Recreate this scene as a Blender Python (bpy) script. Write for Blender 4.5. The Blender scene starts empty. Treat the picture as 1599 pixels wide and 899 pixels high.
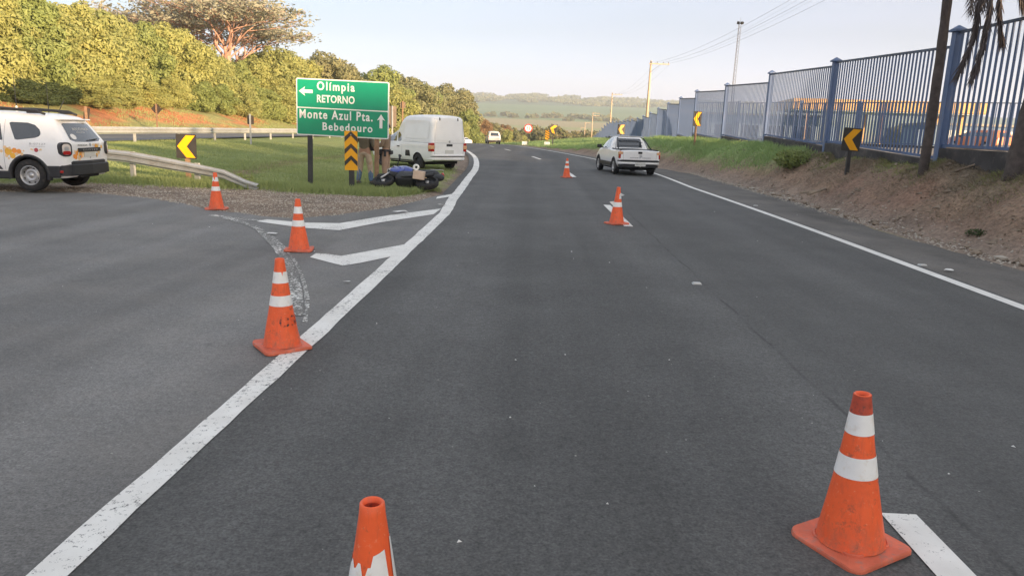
import bpy, bmesh, math, random
import numpy as np
from mathutils import Vector, Matrix
from mathutils.bvhtree import BVHTree
random.seed(7); rng = np.random.default_rng(7)
S = bpy.context.scene; COL = S.collection
R_ = math.radians
# ---------------------------------------------------------------- camera
CAM = ((0.99883, -0.04065, 0.02628), (0.03426, 0.21021, -0.97705), (0.03419, 0.97681, 0.21136))
EYE = 1.75
cd = bpy.data.cameras.new('camera'); cam = bpy.data.objects.new('camera', cd); COL.objects.link(cam)
cd.sensor_width = 36; cd.lens = 1155/1599*36; cd.clip_start = .05; cd.clip_end = 20000
cam.matrix_world = Matrix.Translation((0, 0, EYE)) @ Matrix(CAM).to_4x4()
S.camera = cam
# ---------------------------------------------------------------- light
SUN_DIR = Vector((.73, -.68, math.tan(R_(7.5)))).normalized()      # towards the sun
w = bpy.data.worlds.new('World'); S.world = w; w.use_nodes = True
nt = w.node_tree; nt.nodes.clear()
out = nt.nodes.new('ShaderNodeOutputWorld'); bg = nt.nodes.new('ShaderNodeBackground')
sky = nt.nodes.new('ShaderNodeTexSky'); sky.sky_type = 'NISHITA'; sky.sun_disc = False
sky.sun_elevation = R_(7.5); sky.sun_rotation = math.atan2(SUN_DIR.x, SUN_DIR.y)
sky.air_density = 1.0; sky.dust_density = 2.0; sky.ozone_density = 1.5; sky.altitude = 500
# pale evening veil: thin high haze whitens the clear-sky colour evenly round the whole horizon
tc = nt.nodes.new('ShaderNodeTexCoord'); sp = nt.nodes.new('ShaderNodeSeparateXYZ')
ramp = nt.nodes.new('ShaderNodeValToRGB')
el = ramp.color_ramp.elements
el[0].position = .0; el[0].color = (2.2, 2.2, 4.9, 1)
el[1].position = 1.; el[1].color = (3.1, 3.1, 3.2, 1)
e = el.new(.12); e.color = (1.2, .9, 1.75, 1)
e = el.new(.30); e.color = (2.7, 2.3, 2.1, 1)
e = el.new(.55); e.color = (2.9, 2.75, 2.6, 1)
nz = nt.nodes.new('ShaderNodeTexNoise'); nz.inputs['Scale'].default_value = 2.2; nz.inputs['Detail'].default_value = 5
mp = nt.nodes.new('ShaderNodeMapping'); mp.inputs['Scale'].default_value = (1, 1, 7)
cr = nt.nodes.new('ShaderNodeMapRange'); cr.inputs[1].default_value = .42; cr.inputs[2].default_value = .68
cr.inputs[3].default_value = .93; cr.inputs[4].default_value = 1.12
vm = nt.nodes.new('ShaderNodeVectorMath'); vm.operation = 'SCALE'
mx = nt.nodes.new('ShaderNodeMix'); mx.data_type = 'RGBA'; mx.inputs[0].default_value = .5
L = nt.links.new
L(tc.outputs['Generated'], sp.inputs[0]); L(sp.outputs['Z'], ramp.inputs[0])
L(tc.outputs['Generated'], mp.inputs[0]); L(mp.outputs[0], nz.inputs['Vector']); L(nz.outputs[0], cr.inputs[0])
L(ramp.outputs[0], vm.inputs[0]); L(cr.outputs[0], vm.inputs['Scale'])
L(sky.outputs[0], mx.inputs[6]); L(vm.outputs[0], mx.inputs[7]); L(mx.outputs[2], bg.inputs[0])
bg.inputs[1].default_value = .15; L(bg.outputs[0], out.inputs[0])
sd = bpy.data.lights.new('sun', 'SUN'); sun = bpy.data.objects.new('sun', sd); COL.objects.link(sun)
sd.energy = 4.6; sd.angle = R_(1.3); sd.color = (1, .72, .46)
sun.rotation_euler = (-SUN_DIR).to_track_quat('-Z', 'Y').to_euler()
S.view_settings.view_transform = 'Standard'; S.view_settings.look = 'None'
S.view_settings.exposure = 1.42; S.view_settings.gamma = 1
S.cycles.max_bounces = 5; S.cycles.diffuse_bounces = 3; S.cycles.glossy_bounces = 2
S.cycles.transmission_bounces = 4; S.cycles.volume_bounces = 2; S.cycles.transparent_max_bounces = 8

# ---------------------------------------------------------------- helpers
def unproj(px, py, z=0.):
    """photo pixel -> ground point at height z"""
    c = Vector(((px-799.5)/1155, -(py-449.5)/1155, -1)); d = Matrix(CAM) @ c
    t = (z-EYE)/d.z
    return d.x*t, d.y*t
def xat(px, y):
    """sideways position seen at photo column px (eye level) when y metres ahead"""
    r = (px-799.5)/1155; return y*(.97705*r-.03426)/(.99883+.02628*r)
def interp(x, xs, ys): return np.interp(x, xs, ys)
def sm(a, b, x):
    t = np.clip((np.asarray(x, float)-a)/(b-a), 0, 1); return t*t*(3-2*t)
_perm = rng.random((64, 64))
def vnoise(x, y, s=1.):
    x = np.asarray(x, float)/s+1000; y = np.asarray(y, float)/s+1000
    i = np.floor(x).astype(int); j = np.floor(y).astype(int); u = x-i; v = y-j
    u = u*u*(3-2*u); v = v*v*(3-2*v)
    g = lambda a, b: _perm[a % 64, b % 64]
    return (g(i, j)*(1-u)+g(i+1, j)*u)*(1-v)+(g(i, j+1)*(1-u)+g(i+1, j+1)*u)*v
def fbm(x, y, s): return (vnoise(x, y, s)+.5*vnoise(x, y, s/2.1)+.25*vnoise(x, y, s/4.3))/1.75

def tag(o, label=None, cat=None, group=None, kind=None):
    if label: o['label'] = label
    if cat: o['category'] = cat
    if group: o['group'] = group
    if kind: o['kind'] = kind
    return o
def empty(name, loc=(0, 0, 0), rz=0., label=None, cat=None, group=None):
    o = bpy.data.objects.new(name, None); COL.objects.link(o); o.empty_display_size = .2
    o.location = loc; o.rotation_euler = (0, 0, rz); tag(o, label, cat, group); return o
def link(name, me, parent=None):
    o = bpy.data.objects.new(name, me); COL.objects.link(o)
    if parent: o.parent = parent
    return o
def copy_tree(o, parent=None):
    c = o.copy(); COL.objects.link(c); c.parent = parent
    for ch in list(o.children): copy_tree(ch, c)
    return c
def npmesh(name, V, F, mats=(), smooth=False, mi=None):
    """V (n,3) F (m,k) all the same k"""
    V = np.asarray(V, np.float32); F = np.asarray(F, np.int32); me = bpy.data.meshes.new(name)
    k = F.shape[1]; me.vertices.add(len(V)); me.loops.add(F.size); me.polygons.add(len(F))
    me.vertices.foreach_set('co', V.ravel()); me.loops.foreach_set('vertex_index', F.ravel())
    me.polygons.foreach_set('loop_start', np.arange(0, F.size, k, dtype=np.int32))
    if mi is not None: me.polygons.foreach_set('material_index', np.asarray(mi, np.int32))
    me.polygons.foreach_set('use_smooth', np.full(len(F), smooth))
    for m in mats: me.materials.append(m)
    me.update(calc_edges=True); me.validate(); return me
class MB:
    def __init__(s): s.v = []; s.f = []; s.m = []; s.sm = []
    def add(s, vs, fs, mi=0, smooth=False, M=None):
        b = len(s.v)
        for p in vs: s.v.append(tuple(M @ Vector(p)) if M else tuple(p))
        for f in fs: s.f.append([i+b for i in f]); s.m.append(mi); s.sm.append(smooth)
        return s
    def box(s, c, d, mi=0, rot=None, taper=1., bev=0.):
        x, y, z = d[0]/2, d[1]/2, d[2]/2
        if bev > 0:
            bm = bmesh.new(); bmesh.ops.create_cube(bm, size=1)
            for v in bm.verts: v.co = Vector((v.co.x*d[0], v.co.y*d[1], v.co.z*d[2]))
            bmesh.ops.bevel(bm, geom=bm.edges[:], offset=bev, segments=2, profile=.5, affect='EDGES')
            vs = [v.co.copy() for v in bm.verts]; fs = [[v.index for v in f.verts] for f in bm.faces]; bm.free()
            if taper != 1: vs = [Vector((v.x*(taper if v.z > 0 else 1), v.y*(taper if v.z > 0 else 1), v.z)) for v in vs]
        else:
            vs = [(-x, -y, -z), (x, -y, -z), (x, y, -z), (-x, y, -z), (-x*taper, -y*taper, z), (x*taper, -y*taper, z), (x*taper, y*taper, z), (-x*taper, y*taper, z)]
            fs = [(3, 2, 1, 0), (4, 5, 6, 7), (0, 1, 5, 4), (1, 2, 6, 5), (2, 3, 7, 6), (3, 0, 4, 7)]
        M = Matrix.Translation(c) @ (rot.to_4x4() if rot else Matrix.Identity(4))
        return s.add(vs, fs, mi, False, M)
    def tube(s, pts, r, n=8, mi=0, cap=True, smooth=True):
        pts = [Vector(p) for p in pts]; rs = r if hasattr(r, '__len__') else [r]*len(pts)
        b = len(s.v); up = None
        for i, p in enumerate(pts):
            d = (pts[min(i+1, len(pts)-1)]-pts[max(i-1, 0)]).normalized()
            if up is None: up = Vector((0, 0, 1)) if abs(d.z) < .9 else Vector((1, 0, 0))
            a = d.cross(up).normalized(); c = a.cross(d).normalized(); up = c
            for k in range(n):
                t = 2*math.pi*k/n; s.v.append(tuple(p+(a*math.cos(t)+c*math.sin(t))*rs[i]))
        for i in range(len(pts)-1):
            for k in range(n):
                k2 = (k+1) % n; s.f.append([b+i*n+k, b+i*n+k2, b+(i+1)*n+k2, b+(i+1)*n+k]); s.m.append(mi); s.sm.append(smooth)
        if cap:
            s.f.append([b+k for k in range(n)][::-1]); s.m.append(mi); s.sm.append(False)
            e = b+(len(pts)-1)*n; s.f.append([e+k for k in range(n)]); s.m.append(mi); s.sm.append(False)
        return s
    def lathe(s, prof, n=24, mi=0, M=None, smooth=True):
        """prof: (r, z) list, spun round z"""
        vs = []; fs = []
        for r, z in prof:
            for k in range(n): t = 2*math.pi*k/n; vs.append((r*math.cos(t), r*math.sin(t), z))
        for i in range(len(prof)-1):
            for k in range(n): k2 = (k+1) % n; fs.append((i*n+k, i*n+k2, (i+1)*n+k2, (i+1)*n+k))
        return s.add(vs, fs, mi, smooth, M)
    def prism(s, poly, h, M=None, mi=0):
        """poly in xy, extruded 0..h along z"""
        n = len(poly); vs = [(p[0], p[1], 0) for p in poly]+[(p[0], p[1], h) for p in poly]
        fs = [list(range(n))[::-1], list(range(n, 2*n))]+[(i, (i+1) % n, n+(i+1) % n, n+i) for i in range(n)]
        return s.add(vs, fs, mi, False, M)
    def build(s, name, mats, parent=None):
        me = bpy.data.meshes.new(name); me.from_pydata(s.v, [], s.f)
        for m in (mats if isinstance(mats, (list, tuple)) else [mats]): me.materials.append(m)
        me.polygons.foreach_set('material_index', s.m); me.polygons.foreach_set('use_smooth', s.sm); me.update()
        return link(name, me, parent)
XZ = Matrix(((1, 0, 0, 0), (0, 0, -1, 0), (0, 1, 0, 0), (0, 0, 0, 1)))      # xy plane -> xz plane, faces -y; extrudes towards -y

# ---------------------------------------------------------------- materials
def nodes(name):
    m = bpy.data.materials.new(name); m.use_nodes = True; t = m.node_tree
    return m, t, t.nodes['Principled BSDF']
def N(t, typ, **kw):
    n = t.nodes.new(typ)
    for k, v in kw.items():
        if k.startswith('i_'): n.inputs[int(k[2:]) if k[2:].isdigit() else k[2:]].default_value = v
        else: setattr(n, k, v)
    return n
def noise(t, scale, detail=4, vec=None, rough=.55):
    n = N(t, 'ShaderNodeTexNoise'); n.inputs['Scale'].default_value = scale; n.inputs['Detail'].default_value = detail
    n.inputs['Roughness'].default_value = rough
    if vec is not None: t.links.new(vec, n.inputs['Vector'])
    return n.outputs[0]
def mrange(t, val, a, b, c=0., d=1.):
    n = N(t, 'ShaderNodeMapRange'); t.links.new(val, n.inputs[0])
    for i, x in enumerate((a, b, c, d)): n.inputs[i+1].default_value = x
    return n.outputs[0]
def mixc(t, fac, a, b):
    n = N(t, 'ShaderNodeMix', data_type='RGBA')
    for i, x in ((0, fac), (6, a), (7, b)):
        if hasattr(x, 'is_linked') or isinstance(x, bpy.types.NodeSocket): t.links.new(x, n.inputs[i])
        elif i == 0: n.inputs[0].default_value = x
        else: n.inputs[i].default_value = (*x, 1)
    return n.outputs[2]
def math_(t, op, a, b=0.):
    n = N(t, 'ShaderNodeMath', operation=op)
    for i, x in ((0, a), (1, b)):
        if isinstance(x, bpy.types.NodeSocket): t.links.new(x, n.inputs[i])
        else: n.inputs[i].default_value = x
    return n.outputs[0]
def bump(t, b, h, strength=.3, dist=.01):
    n = N(t, 'ShaderNodeBump'); n.inputs['Strength'].default_value = strength; n.inputs['Distance'].default_value = dist
    t.links.new(h, n.inputs['Height']); t.links.new(n.outputs[0], b.inputs['Normal'])
def objco(t): return N(t, 'ShaderNodeTexCoord').outputs['Object']
def geopos(t): return N(t, 'ShaderNodeNewGeometry').outputs['Position']
def simple(name, c, rough=.6, var=.18, scale=3., metal=0., spec=.5, coat=0., bmp=0., dirt=None):
    m, t, b = nodes(name); v = objco(t)
    f = mrange(t, noise(t, scale, 5, v), .3, .7)
    c1 = tuple(x*(1-var) for x in c); c2 = tuple(min(1, x*(1+var)) for x in c)
    cc = mixc(t, f, c1, c2)
    if dirt: cc = mixc(t, mrange(t, noise(t, scale*2.3, 6, v, .65), .52, .72, 0, dirt[1]), cc, dirt[0])
    t.links.new(cc, b.inputs['Base Color']); b.inputs['Roughness'].default_value = rough
    b.inputs['Metallic'].default_value = metal; b.inputs['Specular IOR Level'].default_value = spec
    b.inputs['Coat Weight'].default_value = coat
    if bmp: bump(t, b, noise(t, scale*12, 4, v), bmp, .01)
    return m
def asphalt(name, base, tint=(1, 1, 1), seam=False, worn=0.):
    m, t, b = nodes(name); v = geopos(t)
    c = tuple(base*x for x in tint)
    big = mrange(t, noise(t, .22, 4, v), .3, .7)
    mp = N(t, 'ShaderNodeMapping'); mp.inputs['Scale'].default_value = (1.6, .12, 1); t.links.new(v, mp.inputs[0])
    lane = mrange(t, noise(t, 1., 4, mp.outputs[0]), .3, .72)
    fine = noise(t, 75., 3, v, .7)
    cc = mixc(t, big, tuple(x*.9 for x in c), tuple(x*1.10 for x in c))
    cc = mixc(t, math_(t, 'MULTIPLY', lane, .3), cc, tuple(x*1.3 for x in c))
    g = mixc(t, mrange(t, fine, .3, .7), (.62,)*3, (1.42,)*3)
    mm = N(t, 'ShaderNodeMix', data_type='RGBA', blend_type='MULTIPLY'); mm.inputs[0].default_value = 1.
    t.links.new(cc, mm.inputs[6]); t.links.new(g, mm.inputs[7]); cc = mm.outputs[2]
    # polished wheel tracks, patchy binder, long scuffs
    mp2 = N(t, 'ShaderNodeMapping'); mp2.inputs['Scale'].default_value = (.9, .035, 1); t.links.new(v, mp2.inputs[0])
    trk = mrange(t, noise(t, 1., 3, mp2.outputs[0], .5), .38, .62, .84, 1.17)
    coarse = mrange(t, noise(t, 23., 5, v, .75), .34, .66, .80, 1.22)
    blot = mrange(t, noise(t, .55, 7, v, .72), .36, .64, .86, 1.14)
    fac = math_(t, 'MULTIPLY', math_(t, 'MULTIPLY', trk, coarse), blot)
    vmx = N(t, 'ShaderNodeVectorMath', operation='SCALE'); t.links.new(cc, vmx.inputs[0]); t.links.new(fac, vmx.inputs['Scale']); cc = vmx.outputs[0]
    # pale grit and dark oil specks
    vo = N(t, 'ShaderNodeTexVoronoi'); vo.inputs['Scale'].default_value = 9.; t.links.new(v, vo.inputs['Vector'])
    grit = math_(t, 'MULTIPLY', math_(t, 'LESS_THAN', vo.outputs['Distance'], .055), mrange(t, noise(t, 3.1, 2, v), .55, .6))
    cc = mixc(t, grit, cc, (.34, .33, .3))
    oil = mrange(t, noise(t, 2.6, 6, v, .7), .62, .72, 0, .55)
    cc = mixc(t, oil, cc, tuple(x*.5 for x in c))
    if worn: cc = mixc(t, mrange(t, noise(t, .9, 6, v, .65), .45, .75, 0, worn), cc, (.30, .27, .235))
    if seam:
        sx = N(t, 'ShaderNodeSeparateXYZ'); t.links.new(v, sx.inputs[0])
        wob = math_(t, 'MULTIPLY', math_(t, 'SUBTRACT', noise(t, .9, 4, v), .5), .16)
        d = math_(t, 'ABSOLUTE', math_(t, 'SUBTRACT', math_(t, 'SUBTRACT', sx.outputs['X'], 2.07), wob))
        k = mrange(t, d, .004, .024, 1, 0)
        k = math_(t, 'MULTIPLY', k, mrange(t, noise(t, 1.7, 3, v), .42, .6, .12, .62))
        k = math_(t, 'MULTIPLY', k, math_(t, 'LESS_THAN', sx.outputs['Y'], 17.))
        cc = mixc(t, k, cc, tuple(x*.35 for x in c))
        # faintly lighter strip between seam and edge line, as laid in two passes
        side = mrange(t, math_(t, 'SUBTRACT', sx.outputs['X'], 2.07), -.05, .1, 0, .16)
        cc = mixc(t, side, cc, tuple(x*1.25 for x in c))
    t.links.new(cc, b.inputs['Base Color']); b.inputs['Roughness'].default_value = .82
    b.inputs['Specular IOR Level'].default_value = .35
    bump(t, b, fine, .55, .006); return m
def paint(name, wear=.5, col=(.80, .79, .75), under=(.11, .108, .105), scale=30., dirt=.35):
    m, t, b = nodes(name); v = geopos(t)
    n1 = noise(t, scale, 6, v, .72); n2 = noise(t, scale*4.5, 4, v, .7); n3 = noise(t, 1.3, 3, v)
    h = math_(t, 'ADD', math_(t, 'MULTIPLY', n1, .6), math_(t, 'ADD', math_(t, 'MULTIPLY', n2, .3), math_(t, 'MULTIPLY', n3, .25)))
    k = mrange(t, h, .80-.2*wear, .85-.2*wear)
    base = mixc(t, mrange(t, noise(t, 4., 5, v), .35, .7, 0, dirt), col, (.43, .40, .35))
    t.links.new(mixc(t, k, base, under), b.inputs['Base Color']); b.inputs['Roughness'].default_value = .75
    bump(t, b, n2, .3, .004); return m
def foliage(name, a, b_, c=None, trans=.28, scale=.35, spec=.25):
    m, t, b = nodes(name); v = geopos(t)
    f = mrange(t, noise(t, scale, 3, v), .35, .65)
    oi = N(t, 'ShaderNodeObjectInfo').outputs['Random']; f = math_(t, 'ADD', math_(t, 'MULTIPLY', f, .5), math_(t, 'MULTIPLY', oi, .5))
    g = N(t, 'ShaderNodeNewGeometry').outputs['Random Per Island']
    col = mixc(t, f, a, b_); col = mixc(t, math_(t, 'MULTIPLY', g, .6), col, c or tuple(x*.45 for x in a))
    t.links.new(col, b.inputs['Base Color']); b.inputs['Roughness'].default_value = .55
    b.inputs['Specular IOR Level'].default_value = spec
    tr = N(t, 'ShaderNodeBsdfTranslucent'); t.links.new(col, tr.inputs[0])
    ms = N(t, 'ShaderNodeMixShader'); ms.inputs[0].default_value = trans
    o = t.nodes['Material Output']; t.links.new(b.outputs[0], ms.inputs[1]); t.links.new(tr.outputs[0], ms.inputs[2]); t.links.new(ms.outputs[0], o.inputs[0])
    return m
M = {}
M['asphalt'] = asphalt('fresh_asphalt', .088, (1.0, 1, .975), seam=True)
M['asphalt_old'] = asphalt('old_asphalt', .150, (1.02, 1, .965), worn=.25)
M['asphalt_far'] = asphalt('ramp_asphalt', .14)
M['shoulder'] = asphalt('shoulder_asphalt', .10, (1.06, 1, .92), worn=.35)
M['line'] = paint('road_paint', .62)
M['line_worn'] = paint('worn_road_paint', .90, dirt=.3)
M['chalk'] = paint('scuffed_old_paint', 1.45, under=(.14, .135, .125), scale=22)
M['white'] = simple('white_paint', (.90, .90, .89), .3, .03, 2., coat=.5, dirt=((.5, .45, .38), .10))
M['silverw'] = simple('pale_beige_paint', (.62, .60, .56), .3, .03, 2., coat=.5)
M['orangep'] = simple('orange_vehicle_paint', (.60, .20, .08), .35, .05)
M['black'] = simple('black_plastic', (.022, .023, .026), .5, .2)
M['dark'] = simple('dark_cavity', (.012, .012, .013), .9, .1)
M['rubber'] = simple('tyre_rubber', (.022, .022, .023), .85, .2, 8., dirt=((.16, .12, .09), .35))
M['steel'] = simple('silver_wheel_steel', (.50, .50, .50), .38, .08, metal=.7)
M['galv'] = simple('galvanised_steel', (.46, .47, .46), .5, .12, 2., metal=.35, dirt=((.34, .28, .2), .5))
M['galvlit'] = simple('lit_galvanised_post', (.50, .50, .47), .5, .12, 2., metal=.3, dirt=((.34, .28, .2), .4))  # paler, warmer copy of the galvanised steel, sunlight put into the colour
M['glass'] = simple('tinted_glass', (.03, .038, .048), .06, .1, spec=.9, coat=1.)
M['red'] = simple('red_lens', (.42, .015, .012), .15, .1, coat=1.)
M['amber'] = simple('clear_orange_lens', (.75, .42, .22), .12, .1, coat=1.)
M['lensw'] = simple('clear_lens', (.75, .68, .62), .12, .1, coat=1.)
M['plate'] = simple('number_plate_white', (.66, .66, .62), .5, .05)
M['ink'] = simple('dark_lettering', (.05, .05, .055), .5, .1)
M['greyink'] = simple('grey_lettering', (.30, .31, .33), .5, .1)
M['yblob'] = simple('yellow_livery_film', (.85, .46, .05), .4, .12, 5.)
M['oblob'] = simple('orange_livery_film', (.90, .33, .05), .4, .12, 5.)
M['pblob'] = simple('pale_orange_livery_film', (.86, .60, .34), .4, .1, 5.)
M['green'] = simple('green_sign_face', (.0, .30, .155), .42, .10, .8, coat=.3)
M['signwhite'] = simple('reflective_white', (.86, .87, .82), .4, .04)
M['yellow'] = simple('reflective_yellow', (.92, .42, .005), .4, .06, 2.)
M['signblack'] = simple('sign_black', (.035, .032, .028), .5, .25, 3.)
M['signback'] = simple('sign_back_dark', (.06, .045, .035), .6, .2)
M['signbrown'] = simple('sign_back_brown', (.20, .15, .11), .7, .2)
M['woodpost'] = simple('brown_wood_post', (.28, .17, .10), .8, .25, 9., bmp=.3)
M['darkpost'] = simple('dark_sign_post', (.045, .045, .045), .7, .25, 6.)
M['cone'] = simple('orange_cone_plastic', (.92, .125, .028), .42, .10, 7., dirt=((.33, .10, .06), .5))
def conemat(name, c, heavy):
    m, t, b = nodes(name); v = objco(t); mp = N(t, 'ShaderNodeMapping'); mp.inputs['Scale'].default_value = (1, 1, .16); t.links.new(v, mp.inputs[0])
    oi = N(t, 'ShaderNodeObjectInfo').outputs['Random']
    f = mrange(t, noise(t, 9., 5, v), .3, .7); cc = mixc(t, f, tuple(x*.88 for x in c), tuple(min(1, x*1.1) for x in c))
    cc = mixc(t, mrange(t, noise(t, 38., 5, mp.outputs[0], .7), .50, .72, 0, .5*heavy), cc, (.50, .10, .05))       # streaks
    cc = mixc(t, mrange(t, noise(t, 17., 7, v, .75), .56, .70, 0, .75*heavy), cc, (.22, .09, .06))                  # tyre scuffs and grime
    cc = mixc(t, mrange(t, noise(t, 60., 4, v, .7), .60, .72, 0, .5), cc, (.95, .38, .22))                          # chalky abrasion
    sz_ = N(t, 'ShaderNodeSeparateXYZ'); t.links.new(v, sz_.inputs[0])
    low = math_(t, 'MULTIPLY', mrange(t, sz_.outputs['Z'], .03, .16, 1, 0), mrange(t, noise(t, 22., 5, v, .7), .35, .65))
    cc = mixc(t, math_(t, 'MULTIPLY', low, .6), cc, (.36, .17, .12)); t.links.new(cc, b.inputs['Base Color'])
    t.links.new(mrange(t, noise(t, 14., 4, v), .3, .7, .36, .62), b.inputs['Roughness']); bump(t, b, noise(t, 40., 4, v), .12, .004); return m
M['cone'] = conemat('orange_cone_plastic', (.95, .135, .035), 1.)
M['conebase'] = simple('dusty_cone_base', (.66, .15, .08), .65, .2, 9., dirt=((.36, .20, .16), .9))
M['cone_grime_shade'] = simple('grimy_top_and_hole_shade', (.52, .08, .04), .55, .25, 20., dirt=((.08, .05, .045), .9))
M['band'] = simple('white_reflective_band', (.88, .88, .85), .35, .06, 9., dirt=((.62, .50, .36), .5))
M['blue'] = simple('blue_fence_paint', (.085, .135, .25), .6, .2, 1.5, dirt=((.17, .17, .20), .6))
M['bluepost'] = simple('blue_post_paint', (.085, .14, .27), .6, .2, 2., dirt=((.22, .22, .24), .7))
M['rail'] = simple('dark_top_rail', (.06, .08, .12), .6, .2)
M['basewall'] = simple('blackened_concrete', (.055, .052, .052), .9, .45, 1.6, bmp=.4, dirt=((.17, .15, .13), .6))
M['concrete'] = simple('pale_concrete', (.42, .38, .32), .85, .15, 2., bmp=.2)
M['pole'] = simple('warm_concrete_pole', (.52, .40, .27), .85, .1, 2.)
M['canopy'] = simple('yellow_fascia', (.66, .42, .17), .6, .08)
M['bluebld'] = simple('blue_grey_building', (.22, .30, .42), .8, .1)
M['wire'] = simple('power_cable', (.30, .30, .31), .7, .1)
M['mast'] = simple('grey_lattice_steel', (.20, .20, .21), .6, .1)
M['barkp'] = simple('palm_bark', (.085, .07, .062), .9, .35, 7., bmp=.8, dirt=((.06, .05, .045), .6))
M['bark'] = simple('brown_bark', (.14, .10, .075), .9, .25, 4., bmp=.5)
M['barkpink'] = simple('pale_pink_bark', (.50, .30, .22), .85, .15, 3., bmp=.3)
M['frond'] = foliage('dry_palm_leaf', (.12, .105, .10), (.16, .125, .115), (.06, .058, .06), .25, 2.)
M['leafy'] = foliage('yellow_green_leaf', (.40, .41, .13), (.24, .29, .11), (.48, .46, .17), .36, .5)
M['leafg'] = foliage('mid_green_leaf', (.26, .32, .10), (.34, .37, .12), (.18, .23, .09), .3, .5)
M['leafo'] = foliage('olive_leaf', (.27, .28, .13), (.33, .30, .15), (.18, .20, .11), .3, .4)
M['leafr'] = foliage('rusty_leaf', (.32, .18, .09), (.28, .20, .09), (.2, .13, .07), .3, .3)
M['leafu'] = foliage('dusky_olive_leaf', (.38, .38, .27), (.44, .40, .29), (.28, .30, .22), .3, .3)
M['leafd'] = foliage('dark_and_shaded_leaf', (.07, .10, .04), (.10, .13, .05), None, .25, .5)
M['grassb'] = foliage('fresh_grass_blade', (.30, .36, .14), (.38, .41, .17), (.23, .30, .11), .3, .6)
M['grassv'] = foliage('verge_grass_blade', (.32, .45, .18), (.39, .50, .21), (.25, .37, .14), .3, .8)
M['straw'] = foliage('dry_straw', (.26, .21, .14), (.20, .16, .11), (.32, .28, .2), .1, 1.5)
M['twig'] = simple('dead_branch', (.25, .20, .15), .9, .2, 5.)
M['litter'] = simple('pale_litter', (.72, .71, .68), .7, .1)
M['fieldleaf'] = foliage('distant_tree_leaf', (.12, .16, .05), (.18, .18, .07), (.20, .14, .08), .25, .03)
# ---------------------------------------------------------------- the lie of the land
_cy = [-80, 10, 17, 28, 34, 45, 57, 66, 73, 100, 150, 200, 300, 420]
_cx = [1.8, 1.8, 1.78, 1.48, 1.2, .15, -1.65, -3.1, -4.2, -8.4, -17, -31, -75, -150]
_gy = np.arange(-80, 420, 1.); _gx = np.convolve(np.interp(np.concatenate([np.arange(-86, -80), _gy, np.arange(420, 426)]), _cy, _cx), np.ones(9)/9, 'same')[6:-6]
def xc(y): return np.interp(y, _gy, _gx)
_wy = [-80, 2.4, 6, 15, 18, 26, 35, 45, 57, 400]; _wx = [3.62, 3.62, 3.6, 3.6, 3.74, 3.86, 3.88, 3.85, 3.75, 3.7]
def wl(y): return np.interp(y, _wy, _wx)                # centre line to left edge line
def wr_(y): return np.interp(y, [-80, 25, 33, 42, 400], [3.55, 3.65, 4.0, 3.85, 3.65])
_zy = [-200, 50, 65, 80, 99, 110, 130, 150, 200, 250, 300, 400, 500, 650, 800, 1100, 1500, 2200, 3000, 3400, 8000]
_zz = [0, 0, -.04, -.16, -.42, -.62, -1.12, -1.78, -3.3, -4.9, -6.3, -8.6, -9.5, -8.5, -3.5, 8, 26, 66, 112, 96, 20]
_zg = np.arange(-200, 8000, 5.); _zv = np.interp(_zg, _zy, _zz); _zv = np.convolve(np.pad(_zv, 3, mode='edge'), np.ones(7)/7, 'valid')
def zroad(y): return np.interp(y, _zg, _zv)
_fy = [-60, 17.9, 25.3, 32.8, 47.8, 62.8, 77.8, 92.8, 107.8, 122.8, 150, 175, 195, 225, 260]
_fx = [9.4, 9.4]+[xat(p_, q_) for p_, q_ in zip([1291, 1195, 1083, 1040.5, 1013.5, 994, 978.5, 967, 948.5, 936.5, 930, 922, 912], _fy[2:])]
_fz = [1.17, 1.17, 1.17, 1.3, 1.25, 1.05, .65, .4, .3, .35, .3, -1.1, -2.2, -3.1, -4.4]
def xfen(y): return np.interp(y, _fy, _fx)
def zfen(y): return np.interp(y, _fy, _fz)
def er(y): return np.interp(y, [-80, 15, 22, 34, 45, 400], [5.15, 5.25, 5.5, 5.75, 4.75, 4.3])   # right asphalt edge
RBX = [-70, -14, -12, -10.6, -9.3, -8, -6.4, -5.2, -4.4, -3.7, -3.1, -2.7, -2.45, -2.2]
RBY = [17.0, 16.2, 15.85, 16.3, 16.2, 15.5, 14.3, 13.6, 13.4, 14.1, 15.6, 17.4, 19.0, 20.2]
def yramp(x): return np.interp(x, RBX, RBY)
def ygrass(x): return np.interp(x, [-70, -13, -11.6, -8.6, -7, -5.6, -3.7, -3.1, -2.8], [17.6, 17.6, 18.6, 18.5, 18.7, 18.2, 18.1, 18.6, 20.2])
def xgrass(y): return xc(y)-wl(y)-np.interp(y, [18, 22, 26, 33, 40, 60, 200], [.75, .7, .6, 1.1, 1.3, .9, .7])
def bank0(y): return np.interp(y, [-50, 100, 160, 220, 400], [-27.8, -27.8, -27, -45, -190])
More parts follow.
